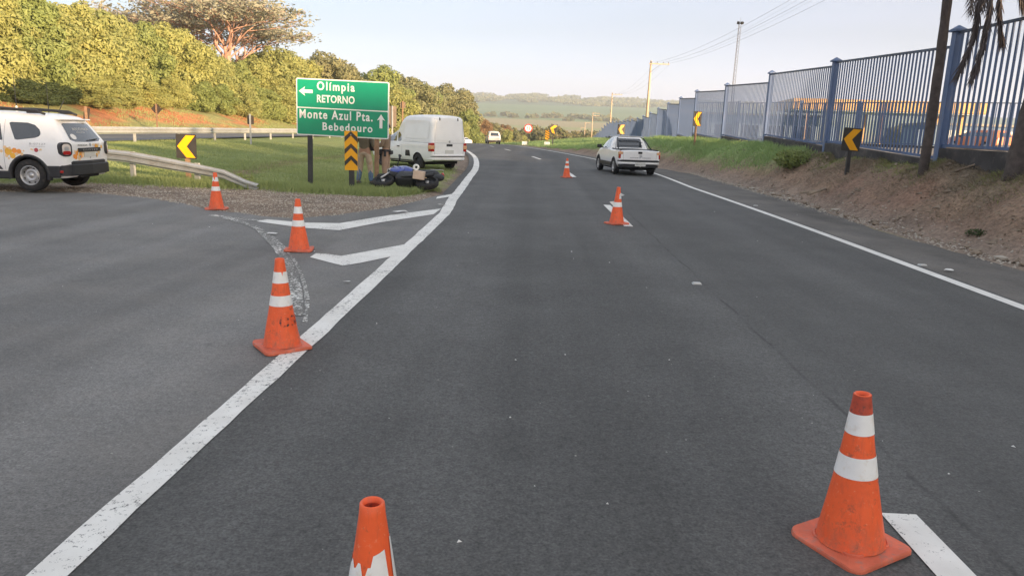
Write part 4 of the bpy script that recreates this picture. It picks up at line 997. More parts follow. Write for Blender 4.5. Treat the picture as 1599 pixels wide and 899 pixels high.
def wheel(root, x, y, r, w_=.2, rim='steel', style=5, rr=.6, steel=True, face_in=False):
    sg = 1 if x > 0 else -1
    hub = MB(); Mx = Matrix.Translation((x, y, r)) @ Matrix.Rotation(math.pi/2*sg, 4, 'Y')      # local z -> outwards
    hub.lathe([(0, -.03), (r*.5, -.03), (r*.5, -.06), (0, -.06)], 20, 0, Mx); hb = hub.build('wheel', M['black'], root)
    t = MB(); h = w_/2; ri = r*rr
    prof = [(ri, -h*.9), (ri+.015, -h), (r*.93, -h), (r*.985, -h*.82), (r, -h*.5), (r*.992, -h*.30), (r*.992, -h*.26), (r, -h*.2), (r, h*.2), (r*.992, h*.26), (r*.992, h*.3), (r, h*.5), (r*.985, h*.82), (r*.93, h), (ri+.015, h), (ri, h*.9)]
    t.lathe(prof, 40, 0, Mx); t.build('tyre', M['rubber'], hb)
    m_ = MB()
    if steel:
        m_.lathe([(ri+.006, h*.82), (ri+.006, h*.98), (ri-.012, h*.98), (ri-.022, h*.6), (ri-.03, h*.2), (ri*.80, h*.15), (ri*.70, h*.52), (ri*.45, h*.62), (ri*.36, h*.45), (ri*.2, h*.5), (ri*.16, h*.7), (0, h*.72)], 40, 0, Mx)
        m_.build('rim', M[rim], hb)
        for k in range(8):
            a = 2*math.pi*(k+.5)/8; MB().tube([Mx @ Vector((ri*.76*math.cos(a), ri*.76*math.sin(a), h*.22)), Mx @ Vector((ri*.76*math.cos(a), ri*.76*math.sin(a), h*.43))], [ri*.095]*2, 10).build('vent_hole', M['dark'], hb)
    else:
        m_.lathe([(ri+.006, h*.82), (ri+.006, h*.98), (ri-.015, h*.95), (ri-.02, h*.2), (ri-.03, 0)], 40, 0, Mx)
        for k in range(style):
            a = 2*math.pi*k/style
            for da in (-.10, .10):
                c0 = Mx @ Vector((ri*.16*math.cos(a), ri*.16*math.sin(a), h*.72)); c1 = Mx @ Vector((ri*.95*math.cos(a+da), ri*.95*math.sin(a+da), h*.72)); m_.tube([c0, c1], [ri*.10, ri*.085], 6)
        m_.lathe([(ri*.24, h*.5), (ri*.24, h*.82), (ri*.2, h*.88), (0, h*.88)], 20, 0, Mx); m_.build('rim', M[rim], hb)
        d_ = MB(); d_.lathe([(ri*.97, -.01), (0, -.01)], 24, 0, Mx); d_.build('brake_disc', M['dark'], hb)
    return hb
def arch(root, y, z, r, hw, width=.07, th=.035, mat='black', a0=-12, a1=192, xo=.0):
    for sg in (-1, 1):
        mb = MB(); n = 26; vs = []
        for k in range(n+1):
            a = R_(a0+(a1-a0)*k/n); c_, s_ = math.cos(a), math.sin(a)
            for rr, xx in ((r-.005, hw-.08), (r-.005, hw+th), (r+width*.8, hw+th*.7), (r+width, hw-.05)): vs.append((sg*(xx+xo), y+rr*c_, z+rr*s_))
        fs = [(i*4+j, i*4+j+1, i*4+5+j, i*4+4+j) for i in range(n) for j in range(3)]
        if sg > 0: fs = [f[::-1] for f in fs]
        mb.add(vs, fs, 0, True).build('wheel_arch', M[mat], root)
def ubar(name, root, y, hw, z0, z1, wrap, proud, mat, rnd=.22, bev=.02, n=6, inner=.12):
    """bumper-like bar wrapping the rear (y = rear face) or front (wrap<0)"""
    s = 1 if wrap > 0 else -1; P = []
    P.append((-hw-proud*.3, y+wrap)); 
    for k in range(n+1): a = R_(180+90*k/n); P.append((-hw-proud*.5+rnd+rnd*math.cos(a), y-s*proud+s*rnd+s*rnd*math.sin(a)*1))
    P.append((0, y-s*proud-s*.03))
    Q = [(-a, b_) for a, b_ in P[:-1]][::-1]; P = P+Q
    inn = [(p[0]*(1-inner/hw), p[1]+s*inner) for p in P]; inn[0] = (inn[0][0], P[0][1]); inn[-1] = (inn[-1][0], P[-1][1])
    m = len(P); vs = []
    lv = [(z0, .92), (z0+bev, 1.), (z1-bev, 1.), (z1, .965)]
    for z, k in lv:
        for a, b_ in P: vs.append((a*k if k < 1 else a, b_+(1-k)*s*.6, z))
    for z in (z0, z1):
        for a, b_ in inn: vs.append((a, b_, z))
    fs = []
    for l in range(3):
        for i in range(m-1): fs.append((l*m+i, l*m+i+1, (l+1)*m+i+1, (l+1)*m+i))
    for i in range(m-1): fs.append((i, 4*m+i, 4*m+i+1, i+1)); fs.append((3*m+i, 3*m+i+1, 5*m+i+1, 5*m+i))
    if s < 0: fs = [f[::-1] for f in fs]
    return MB().add(vs, fs, 0, False).build(name, M[mat], root)
def place(root, P1, P2, track, wheel_left=True):
    """rear axle ground points: left tyre P1, right direction towards P2"""
    d = (Vector(P2)-Vector(P1)).normalized(); a = math.atan2(d.y, d.x)
    c_ = Vector(P1)+d*track/2; root.location = (c_.x, c_.y, 0); root.rotation_euler = (0, 0, a)
def mirror(root, x, y, z, mat='black'):
    for sg in (-1, 1):
        mb = MB(); mb.box((sg*(x+.12), y, z+.03), (.20, .10, .15), bev=.03); mb.box((sg*(x+.0), y+.01, z-.02), (.10, .05, .05)); mb.build('mirror', M[mat], root)

# ---- patrol SUV -------------------------------------------------
t_ = empty('patrol_car', label='white police SUV with orange spots and black rear bumper at the left edge', cat='police car')
P1 = (-10.98, 15.95); place(t_, P1, (P1[0]+math.cos(R_(92)), P1[1]+math.sin(R_(92))), 1.56); t_.location.z = .035
st = [(-.80, -.52, .36, 1.06, 1.50, .70, .795, .73, .50), (-.745, -.44, .31, 1.06, 1.585, .78, .865, .81, .59), (-.55, -.26, .29, 1.06, 1.63, .82, .895, .855, .63), (0, .15, .27, 1.06, 1.665, .84, .905, .875, .655),
      (.9, .9, .26, 1.05, 1.68, .84, .905, .875, .67), (1.7, 1.5, .26, 1.03, 1.665, .84, .90, .87, .67), (2.3, 1.95, .26, 1.02, 1.60, .84, .895, .86, .63), (2.75, 2.62, .26, 1.0, 1.14, .84, .885, .83, .64), (3.15, 3.12, .28, .96, 1.04, .82, .875, .80, .62), (3.4, 3.38, .32, .80, .90, .76, .82, .74, .58), (3.49, 3.48, .42, .62, .68, .6, .66, .6, .5)]
C = Car('suv', st, t_, 'white', [(0, .345, .40), (2.67, .345, .40)])
for x in (-.78, .78):
    for y in (0, 2.67): wheel(t_, x, y, .345, .215, rr=.60)
for y in (0, 2.67): arch(t_, y, .345, .395, .885, .075, .03)
for sg in (-1, 1):
    MB().box((sg*.865, 1.34, .345), (.10, 1.92, .17), bev=.03).build('sill_cladding', M['black'], t_)
    MB().box((sg*.875, -.52, .44), (.06, .30, .26), bev=.025).build('rear_cladding', M['black'], t_)
ubar('rear_bumper', t_, -.80, .845, .35, .60, .36, .065, 'black', rnd=.2)
ubar('bumper_lip', t_, -.80, .74, .54, .67, .24, .05, 'black', rnd=.2)
MB().box((0, -.66, .36), (.8, .30, .14), bev=.03).build('skid_plate', M['dark'], t_)
C.project('side_window', [(.62, 1.10), (1.28, 1.10), (1.32, 1.50), (.78, 1.53), (.66, 1.46)][::-1] if 0 else [(.52, 1.085), (1.30, 1.075), (1.30, 1.50), (.78, 1.51), (.60, 1.43)], 'L', 'glass')
C.project('side_window', [(1.38, 1.075), (2.22, 1.07), (2.02, 1.32), (1.78, 1.48), (1.38, 1.50)], 'L', 'glass')
for sd_ in 'LR':
    q = [(-.27, 1.22), (-.24, 1.18), (-.16, 1.15), (.20, 1.10), (.26, 1.11), (.40, 1.43), (.40, 1.455), (.36, 1.47), (.02, 1.465), (-.14, 1.42), (-.24, 1.33), (-.27, 1.27)]
    C.project('quarter_window', q, sd_, 'glass', cell=.06)
for a in (.50, 1.335, 2.28):   # door gaps
    C.project('door_gap', [(a-.004, .46), (a+.004, .46), (a+.004, 1.52 if a < 2 else 1.03), (a-.004, 1.52 if a < 2 else 1.03)], 'L', 'greyink', .003)
for a in (.62, 1.46): MB().box((-.905, a+.06, .94), (.03, .17, .035), bev=.012).build('door_handle', M['white'], t_)
C.project('rear_window', [(-.60, 1.13), (-.47, 1.085), (0, 1.07), (.47, 1.085), (.60, 1.13), (.50, 1.455), (.44, 1.475), (-.44, 1.475), (-.50, 1.455)], 'B', 'glass', .006, .07)
C.text('RODOVIÁRIA', -.27, .34, 1.32, 1.39, 'B', 'plate', .0, 1., .010)
C.text('POLÍCIA', -.20, .12, 1.265, 1.295, 'B', 'plate', .0, 1., .010)
C.project('sticker', [(-.42+.09*math.cos(2*math.pi*k/12), 1.19+.06*math.sin(2*math.pi*k/12)) for k in range(12)], 'B', 'litter', .010)
MB().box((.18, -.815, 1.115), (.42, .02, .022), rot=Matrix.Rotation(R_(-4), 3, 'Y')).build('wiper', M['black'], t_)
MB().box((0, -.50, 1.555), (1.16, .20, .03), bev=.012).build('roof_spoiler', M['white'], t_)
for sg in (-1, 1):
    sgl = 'B'
    cx_ = sg*.72; q = [(cx_+.115*math.cos(2*math.pi*k/20)*(abs(math.cos(2*math.pi*k/20))**-.35 if 0 else 1)*1.08, .915+.15*math.sin(2*math.pi*k/20)) for k in range(20)]
    for nm, w0, h0, y0, mt, dpt in (('tail_light', .25, .30, -.745, 'black', .17),):
        mb = MB(); Pp = rrect(-w0/2, w0/2, -h0/2, h0/2, .09, 5)
        mb.prism(Pp, .12, Matrix.Translation((sg*.765, -.70, .925)) @ Matrix.Rotation(R_(sg*28), 4, 'Z') @ Matrix.Rotation(R_(0), 4, 'X') @ XZ); tl = mb.build(nm, M['black'], t_)
        MB().prism(rrect(-.092, .092, -.115, .115, .07, 5), .012, Matrix.Translation((sg*.765, -.70, .925)) @ Matrix.Rotation(R_(sg*28), 4, 'Z') @ Matrix.Translation((0, -.116, 0)) @ XZ).build('lens', M['lensw'], tl)
        MB().prism(rrect(-.085, .085, -.11, -.035, .03, 4), .006, Matrix.Translation((sg*.765, -.70, .925)) @ Matrix.Rotation(R_(sg*28), 4, 'Z') @ Matrix.Translation((0, -.128, 0)) @ XZ).build('lens', M['red'], tl)
        MB().prism(rrect(-.045, .05, -.03, .06, .03, 4), .006, Matrix.Translation((sg*.765, -.70, .925)) @ Matrix.Rotation(R_(sg*28), 4, 'Z') @ Matrix.Translation((0, -.128, 0)) @ XZ).build('reflector', M['steel'], tl)
    MB().box((sg*.84, -.63, .445), (.075, .20, .055), rot=Matrix.Rotation(R_(sg*20), 3, 'Z'), bev=.01).build('rear_reflector', M['red'], t_)
MB().box((0, -.845, .905), (.86, .05, .085), bev=.012).build('tailgate_garnish', M['black'], t_)
sign_text('DUSTER', -.30, .30, .888, .922, M['steel'], t_, -.874, .01, 1.3)
MB().box((0, -.84, .80), (.42, .012, .12)).build('number_plate', M['plate'], t_)
C.text('POLÍCIA', -.42, -.06, .985, 1.03, 'B', 'ink', .02, 1.1)
C.text('MILITAR', .14, .44, .985, 1.03, 'B', 'pblob', .02, 1.1)
C.project('crest', [(.02, 1.05), (.02, .995), (.05, .965), (.08, .995), (.08, 1.05), (.05, 1.035)], 'B', 'greyink', .006)
C.text('R-07127', -.42, -.06, .0, .0, 'L', 'greyink') if 0 else None
vs, fs = text_mesh('B-07127', .0, 1.1, 0); vs = fit(vs, 0, .34, 1.005, 1.045); C.project('lettering', None, 'L', 'greyink', .006, verts=([(-.02-v.x*1.0-.04+.0, v.y) for v in vs], [f[::-1] for f in fs]))
vs, fs = text_mesh('RODOVIÁRIA', .0, 1.1, 0); vs = fit(vs, 0, .33, .962, .985); C.project('lettering', None, 'L', 'greyink', .006, verts=([(-.06-v.x, v.y) for v in vs], [f[::-1] for f in fs]))
vs, fs = text_mesh('POLÍCIA', .03, 1.15, 0); vs = fit(vs, 0, 1.62, .46, .68); C.project('lettering', None, 'L', 'ink', .006, verts=([(2.17-v.x, v.y) for v in vs], [f[::-1] for f in fs]))
hexa = lambda cx_, cz, r, n=7: [(cx_+r*math.cos(2*math.pi*k/n+.3), cz+r*math.sin(2*math.pi*k/n+.3)) for k in range(n)]
C.project('emblem', hexa(-.20, .895, .045, 14), 'L', 'red', .006); C.project('emblem', [(-.33, .90), (-.26, .88), (-.26, .91), (-.31, .93)], 'L', 'pblob', .006); C.project('emblem', [(-.07, .90), (-.14, .88), (-.14, .91), (-.09, .93)], 'L', 'pblob', .006)
r = random.Random(4)
for (a, b_, rr, mt) in [(.40, .85, .085, 'yblob'), (.27, .87, .06, 'oblob'), (.17, .855, .055, 'oblob'), (.31, .76, .065, 'yblob'), (.44, .76, .04, 'pblob'), (.22, .80, .03, 'pblob'), (.11, .80, .035, 'pblob'), (.37, .92, .03, 'pblob'), (.47, .93, .04, 'pblob'), (.55, .85, .035, 'pblob'), (.40, .70, .022, 'pblob'), (.07, .87, .02, 'pblob'),
                        (.72, .92, .05, 'pblob'), (.8, .84, .04, 'greyink'), (.9, .78, .03, 'greyink'), (.75, .75, .03, 'greyink'), (1.0, .88, .07, 'yblob'), (1.15, .8, .06, 'oblob'), (1.35, .86, .07, 'yblob'), (1.6, .82, .06, 'oblob')]:
    C.project('livery_spot', hexa(a, b_, rr), 'L', mt, .005+.001*r.random(), .1)
for k in range(34):
    a = r.uniform(-.58, .68); b_ = r.uniform(.72, .90) if a < .25 else r.uniform(.73, 1.0)
    if abs(a) < .24 and b_ > .72: continue
    C.project('livery_spot', hexa(a, b_, r.uniform(.022, .062)), 'B', r.choice(['yblob', 'oblob', 'oblob', 'pblob', 'pblob']), .005+.0015*r.random(), .1)
for (a, b_) in ((-.36, .76), (.02, .735), (.27, .75)): C.project('livery_spot', hexa(a, b_, .028), 'B', 'greyink', .008)
for sg in (-1, 1):
    pts = [(sg*.60, -.28, 1.655), (sg*.605, -.1, 1.72), (sg*.62, .7, 1.755), (sg*.61, 1.5, 1.74), (sg*.60, 1.72, 1.68)]
    MB().tube(pts, [.025, .032, .034, .032, .02], 8).build('roof_rail', M['black'], t_)
    MB().box((sg*.60, -.05, 1.69), (.06, .32, .05), bev=.015).build('rail_foot', M['black'], t_)
MB().tube([(0.05, -.18, 1.68), (.05, -.34, 1.98)], .008, 5).build('antenna', M['black'], t_)
MB().tube([(-.25, .55, 1.70), (-.25, .55, 2.62)], [.012, .003], 5).build('antenna', M['black'], t_); MB().tube([(.25, .15, 1.69), (.25, .15, 2.35)], [.012, .003], 5).build('antenna', M['black'], t_)
MB().lathe([(.022, 0), (.022, .1), (.01, .12), (0, .12)], 8, 0, Matrix.Translation((-.25, .55, 1.7))).build('antenna_base', M['litter'], t_)
MB().box((0, 1.88, 1.80), (1.15, .28, .09), bev=.03).build('light_bar', M['lensw'], t_); MB().box((0, 1.86, 1.72), (1.0, .2, .09)).build('light_bar_base', M['black'], t_)
mirror(t_, .87, 2.1, 1.08)

# ---- white box van ----------------------------------------------
t_ = empty('cargo_van', label='white small cargo van with tall rear box parked on the grass behind the sign', cat='van')
P1 = (-4.62, 29.6); place(t_, P1, (P1[0]+math.cos(R_(44)), P1[1]+math.sin(R_(44))), 1.44); t_.location.z = gzs(-4.2, 30)+.01
st = [(-.93, -.88, .44, 1.02, 2.00, .68, .80, .785, .64), (-.87, -.80, .38, 1.02, 2.06, .77, .84, .83, .705), (-.6, -.55, .34, 1.02, 2.09, .80, .85, .842, .735), (0, 0, .30, 1.02, 2.10, .80, .85, .842, .745),
      (.85, .80, .28, 1.01, 2.08, .80, .85, .84, .74), (1.2, 1.12, .28, 1.0, 2.0, .80, .85, .83, .70), (1.55, 1.40, .28, 1.0, 1.82, .80, .85, .82, .64), (1.85, 1.62, .28, .99, 1.60, .80, .85, .81, .58), (2.2, 1.90, .28, .98, 1.46, .80, .845, .80, .57), (2.65, 2.5, .28, .97, 1.20, .80, .84, .79, .6), (3.0, 2.96, .30, .92, 1.0, .78, .83, .77, .6), (3.4, 3.38, .34, .78, .86, .74, .79, .70, .56), (3.52, 3.51, .42, .6, .66, .6, .66, .6, .5)]
C = Car('van', st, t_, 'white', [(0, .31, .365), (2.67, .31, .365)], crown=.035)
for x in (-.74, .74):
    for y in (0, 2.67): wheel(t_, x, y, .31, .19, rim='black', rr=.62)
for a, b_ in (((1.38, 1.06), (2.36, 1.04)),):
    C.project('side_window', [(1.50, 1.06), (2.45, 1.04), (2.20, 1.24), (1.98, 1.42), (1.60, 1.42)], 'L', 'glass', cell=.07)
    C.project('side_window', [(1.50, 1.06), (2.45, 1.04), (2.20, 1.24), (1.98, 1.42), (1.60, 1.42)], 'R', 'glass', cell=.07)
    C.project('quarter_window', [(1.16, 1.10), (1.22, 1.06), (1.41, 1.06), (1.49, 1.40), (1.35, 1.43), (1.20, 1.30)], 'L', 'glass', cell=.07)
C.project('side_step', [(.50, .50), (.86, .50), (.82, .73), (.55, .73)], 'L', 'black', .006)
for a in (1.10, 2.42): C.project('door_gap', [(a-.005, .40), (a+.005, .40), (a+.005, 1.0), (a-.005, 1.0)], 'L', 'greyink', .003)
C.project('belt_seam', [(-.80, 1.055), (1.05, 1.055), (1.05, 1.068), (-.80, 1.068)], 'L', 'greyink', .003)
C.project('belt_moulding', [(-.80, 1.115), (1.05, 1.115), (1.05, 1.145), (-.80, 1.145)], 'L', 'white', .014)
for sd_ in 'L':
    q = rrect(-.70, .95, 1.20, 1.90, .12); C.project('side_panel', q, sd_, 'white', .014, .12)
    MB().box((-.865, 1.34, .86), (.03, .17, .035), bev=.012).build('door_handle', M['black'], t_)
C.project('tailgate_panel', rrect(-.60, .60, 1.16, 1.88, .09), 'B', 'white', .014, .1)
C.project('tailgate_seam', [(-.76, 1.055), (.76, 1.055), (.76, 1.067), (-.76, 1.067)], 'B', 'greyink', .004)
for sg in (-1, 1):
    C.project('tailgate_seam', [(sg*.70-.005, .62), (sg*.70+.005, .62), (sg*.66+.005, 1.98), (sg*.66-.005, 1.98)], 'B', 'greyink', .003)
    MB().box((sg*.44, -.885, 1.965), (.05, .06, .11), bev=.015).build('hinge', M['black'], t_)
    tl = MB().box((sg*.79, -.84, .90), (.17, .22, .34), bev=.03).build('tail_light', M['red'], t_); MB().box((sg*.792, -.845, .90), (.178, .228, .15), bev=.02).build('reversing_lens', M['amber'], tl)
MB().box((0, -.955, .98), (.30, .04, .10), bev=.02).build('latch_recess', M['black'], t_)
MB().lathe([(0, .012), (.04, .008), (.045, 0)], 16, 0, Matrix.Translation((0, -.965, 1.12)) @ XZ).build('badge', M['steel'], t_)
MB().box((0, -.97, .73), (.40, .012, .13)).build('number_plate', M['plate'], t_)
ubar('rear_bumper', t_, -.93, .80, .40, .62, .42, .05, 'white', rnd=.16)
ubar('bumper_strip', t_, -.93, .80, .515, .575, .22, .065, 'black', rnd=.16)
C.project('painted_sill_shadow', [(.42, .30), (2.25, .30), (2.25, .345), (.42, .345)], 'L', 'black', .004)  # black strip paints the shade along the van's lower edge
MB().box((0, .9, .27), (1.3, 2.6, .12)).build('chassis', M['dark'], t_); MB().box((0, -.45, .33), (1.2, .5, .16)).build('muffler', M['dark'], t_)
mirror(t_, .80, 2.28, 1.06)

# ---- white pickup ------------------------------------------------
t_ = empty('pickup_truck', label='white small pickup with black roll bar driving away in the right lane', cat='pickup truck')
P1 = (3.30, 31.4); place(t_, P1, (P1[0]+math.cos(R_(8.5)), P1[1]+math.sin(R_(8.5))), 1.50); t_.location.z = .008
st = [(-.90, -.88, .40, .97, .985, .68, .79, .775, .72), (-.84, -.83, .36, .98, 1.0, .77, .845, .83, .79), (-.4, -.4, .32, .985, 1.01, .80, .855, .84, .80), (.3, .3, .28, .99, 1.02, .80, .855, .84, .80), (.62, .64, .28, .995, 1.03, .80, .855, .84, .79),
      (.70, .74, .28, 1.0, 1.06, .80, .855, .84, .76), (.78, .98, .28, 1.0, 1.49, .80, .855, .835, .585), (1.1, 1.12, .28, 1.0, 1.53, .80, .855, .83, .585), (1.7, 1.6, .28, .99, 1.53, .80, .855, .83, .58), (2.2, 1.95, .28, .98, 1.47, .80, .85, .82, .56), (2.75, 2.62, .28, .96, 1.10, .80, .845, .80, .58), (3.1, 3.06, .30, .90, .98, .78, .835, .77, .58), (3.45, 3.43, .36, .74, .82, .73, .78, .70, .54), (3.56, 3.55, .44, .58, .64, .6, .66, .6, .5)]
C = Car('pickup', st, t_, 'white', [(0, .315, .37), (2.75, .315, .37)], crown=.02)
for x in (-.755, .755):
    for y in (0, 2.75): wheel(t_, x, y, .315, .205, rr=.64, steel=False, style=5)
for y in (0, 2.75): arch(t_, y, .315, .365, .835, .06, .03)
C.project('bed_opening', [(-.70, -.80), (.70, -.80), (.70, .60), (-.70, .60)], 'T', 'black', .005, .2)
for sg in (-1, 1): MB().tube([(sg*.76, -.82, 1.02), (sg*.765, .62, 1.045)], .022, 8).build('bed_rail', M['black'], t_)
C.project('rear_window', [(-.56, 1.09), (.56, 1.09), (.50, 1.445), (.46, 1.46), (-.46, 1.46), (-.50, 1.445)], 'B', 'glass', .006, .08)
for sd_ in 'LR':
    C.project('side_window', [(1.42, 1.05), (2.42, 1.035), (2.16, 1.25), (1.90, 1.44), (1.48, 1.46)], sd_, 'glass', cell=.07)
    C.project('quarter_window', [(.93, 1.06), (1.36, 1.05), (1.41, 1.46), (1.16, 1.46)], sd_, 'glass', cell=.07)
for zz in (1.17, 1.32): MB().tube([(-.50, .60, zz), (.50, .60, zz)], .014, 6).build('window_bar', M['black'], t_)
MB().tube([(-.70, .36, 1.02), (-.66, .52, 1.2), (-.56, .70, 1.50), (-.45, .74, 1.545), (.45, .74, 1.545), (.56, .70, 1.50), (.66, .52, 1.2), (.70, .36, 1.02)], .028, 8).build('roll_bar', M['steel'], t_)
for sg in (-1, 1):
    MB().tube([(sg*.56, .70, 1.49), (sg*.70, -.1, 1.04)], [.03, .022], 8).build('roll_bar_leg', M['black'], t_)
    MB().tube([(sg*.55, 1.0, 1.56), (sg*.55, 2.0, 1.52)], .016, 6).build('roof_rail', M['steel'], t_)
    tl = MB().box((sg*.775, -.80, .83), (.165, .20, .30), bev=.03).build('tail_light', M['red'], t_)
    MB().box((sg*.777, -.806, .90), (.172, .206, .115), bev=.02).build('turn_lens', M['amber'], tl)
    MB().box((sg*.845, 1.37, .41), (.05, 1.98, .17), bev=.02).build('sill_cladding', M['black'], t_)
MB().box((0, -.945, .925), (.17, .03, .085), bev=.012).build('tailgate_handle', M['black'], t_)
mb = MB(); n = 24; Mx = Matrix.Translation((.03, -.943, .79)) @ XZ
mb.lathe([(.052, .004), (.052, .010), (.045, .010), (.045, .004)], n, 0, Mx); mb.build('badge', M['greyink'], t_)
sign_text('V', .005, .055, .795, .832, M['greyink'], t_, -.950, .0, 1, 'badge'); sign_text('W', -.005, .065, .752, .79, M['greyink'], t_, -.950, .0, 1, 'badge')
sign_text('SAVEIRO', -.42, .02, .70, .74, M['greyink'], t_, -.946, .01, 1.15); sign_text('CROSS', .10, .44, .70, .74, M['greyink'], t_, -.946, .01, 1.15)
for sg in (-1, 1): C.project('tailgate_gap', [(sg*.685-.004, .62), (sg*.685+.004, .62), (sg*.685+.004, .985), (sg*.685-.004, .985)], 'B', 'greyink', .004)
ubar('bumper_strip', t_, -.90, .83, .545, .635, .55, .045, 'black', rnd=.16)
ubar('rear_bumper', t_, -.90, .825, .46, .548, .5, .05, 'white', rnd=.16)
ubar('rear_valance', t_, -.90, .80, .33, .462, .35, .03, 'black', rnd=.16)
MB().prism(rrect(-.22, .22, -.075, .075, .02), .02, Matrix.Translation((.02, -.965, .46)) @ XZ).build('number_plate', M['plate'], t_)
sign_text('BRA 2E19', -.15, .19, .435, .49, M['greyink'], t_, -.988, .0, 1.1)
MB().tube([(.02, -.9, .36), (.02, -1.02, .36), (.02, -1.03, .40)], .018, 6).build('tow_hook', M['steel'], t_)
MB().box((0, .9, .27), (1.3, 3.0, .12)).build('chassis', M['dark'], t_)
mirror(t_, .84, 2.22, 1.06)

# ---- distant cars -------------------------------------------------
def hatch(name, paint, label, cat, P, ang, z, s=1., hgt=1.64, sedan=False):
    t_ = empty(name, (P[0], P[1], z), ang, label, cat); k = hgt
    if not sedan:
        st = [(-.86, -.62, .36, 1.0, k-.10, .70, .80, .75, .50), (-.80, -.52, .30, 1.0, k-.03, .78, .86, .82, .58), (-.5, -.3, .28, 1.0, k, .82, .89, .85, .62), (.8, .8, .26, 1.0, k+.01, .82, .89, .85, .63), (1.7, 1.5, .26, .98, k-.03, .82, .88, .84, .60), (2.7, 2.5, .26, .96, 1.10, .82, .87, .80, .60), (3.2, 3.15, .30, .88, .98, .78, .83, .74, .56), (3.4, 3.38, .4, .6, .66, .6, .66, .6, .5)]
    else:
        st = [(-.95, -.93, .38, .90, .98, .70, .80, .74, .60), (-.88, -.86, .30, .95, 1.03, .78, .86, .80, .64), (-.45, -.40, .28, .96, 1.08, .80, .87, .81, .62), (-.2, .15, .28, .96, 1.38, .80, .87, .81, .54), (.4, .5, .26, .96, k, .80, .87, .81, .55), (1.3, 1.2, .26, .95, k, .80, .87, .81, .55), (2.4, 2.1, .26, .94, 1.08, .80, .86, .78, .56), (3.1, 3.05, .3, .82, .90, .76, .82, .72, .54), (3.35, 3.33, .4, .6, .66, .6, .66, .6, .5)]
    C = Car(name, st, t_, paint, [(0, .33, .37), (2.6, .33, .37)])
    for x in (-.76, .76):
        for y in (0, 2.6): wheel(t_, x, y, .33, .2, rr=.62)
    if not sedan:
        C.project('rear_window', [(-.58, 1.06), (.58, 1.06), (.48, k-.15), (-.48, k-.15)], 'B', 'glass', .006, .1)
        for sg in (-1, 1): MB().box((sg*.74, -.79, .94), (.20, .14, .14), bev=.03).build('tail_light', M['red'], t_)
        MB().box((0, -.885, .78), (.42, .012, .13)).build('number_plate', M['plate'], t_)
        ubar('rear_bumper', t_, -.86, .82, .32, .50, .4, .05, 'black', rnd=.2)
        w4 = [(-.25, 1.06), (2.2, 1.04), (1.75, k-.18), (.0, k-.16)]
    else:
        C.project('rear_window', [(-.52, 1.10), (.52, 1.10), (.44, k-.08), (-.44, k-.08)], 'B', 'glass', .006, .1)
        for sg in (-1, 1): MB().box((sg*.70, -.90, .84), (.26, .12, .13), bev=.03).build('tail_light', M['red'], t_)
        MB().box((0, -.99, .72), (.42, .012, .13)).build('number_plate', M['plate'], t_)
        w4 = [(.25, 1.0), (2.1, .99), (1.6, k-.12), (.55, k-.10)]
    for sd_ in 'LR': C.project('side_window', w4, sd_, 'glass', cell=.12)
    mirror(t_, .84, 2.05, 1.02, 'black'); return t_
ya = 101.; hatch('distant_suv', 'silverw', 'pale silver SUV far ahead in the right lane near the crest', 'car', (-5.85, ya), R_(10), float(zroad(ya))+.01)
ya = 150.; hatch('distant_sedan', 'white', 'small white car dipping below the crest beside the roadside bushes', 'car', (-14.2, ya), R_(38), -1.95, hgt=1.46, sedan=True)
ya = 55.; hatch('parked_car', 'orangep', 'orange car parked in the yard, seen through both blue fences', 'car', (32.6, ya), R_(20), gz(32.6, ya)+.02, hgt=1.5)
# ---------------------------------------------------------------- motorcycle lying on its left side in the grass
t_ = empty('motorcycle', (-4.27, 19.9, gz(-4.0, 19.9)), 0, 'fallen motorcycle with blue tank lying on the grass under the green sign', 'motorcycle')
# built upright with wheels along x (front wheel at -x), then laid over
L0 = Matrix.Rotation(R_(-66), 4, 'X')       # top of the machine swings away from the road, wheels towards the camera side
L0 = Matrix.Translation((.72, -.25, .12)) @ Matrix.Rotation(R_(-7), 4, 'Z') @ Matrix.Rotation(R_(-68), 4, 'X')
def mw(x, r, w_):
    Mx = L0 @ Matrix.Translation((x, 0, r)) @ Matrix.Rotation(math.pi/2, 4, 'X')
    hb = MB().lathe([(0, -.05), (.05, -.05), (.05, .05), (0, .05)], 12, 0, Mx).build('wheel', M['steel'], t_)
    MB().lathe([(r-.085, -w_*.4), (r-.05, -w_*.5), (r-.015, -w_*.38), (r, 0), (r-.015, w_*.38), (r-.05, w_*.5), (r-.085, w_*.4), (r-.085, -w_*.4)], 28, 0, Mx).build('tyre', M['rubber'], hb)
    mb = MB(); mb.lathe([(r-.085, -.03), (r-.085, .03), (r-.105, .02), (r-.105, -.02)], 28, 0, Mx)
    mb.lathe([(r-.10, 0), (0, 0)], 24, 0, Mx)
    for k in range(5):
        a = 2*math.pi*k/5; mb.tube([Mx @ Vector((.04*math.cos(a), .04*math.sin(a), 0)), Mx @ Vector(((r-.1)*math.cos(a), (r-.1)*math.sin(a), 0))], .016, 6)
    mb.build('rim', M['black'], hb)
mw(-.60, .30, .13); mw(.62, .31, .17)
def tb(name, pts, r, mat, n=8): return MB().tube([L0 @ Vector(p) for p in pts], r, n).build(name, M[mat], t_)
for s_ in (-.09, .09): tb('fork', [(-.66, s_, .30), (-.42, s_, .92)], [.028, .024], 'steel')
tb('handlebar', [(-.30, -.36, 1.02), (-.38, -.2, 1.0), (-.40, 0, .98), (-.38, .2, 1.0), (-.30, .36, 1.02)], .014, 'black'); tb('grip', [(-.29, -.40, 1.02), (-.33, -.28, 1.02)], .022, 'black'); tb('grip', [(-.29, .40, 1.02), (-.33, .28, 1.02)], .022, 'black')
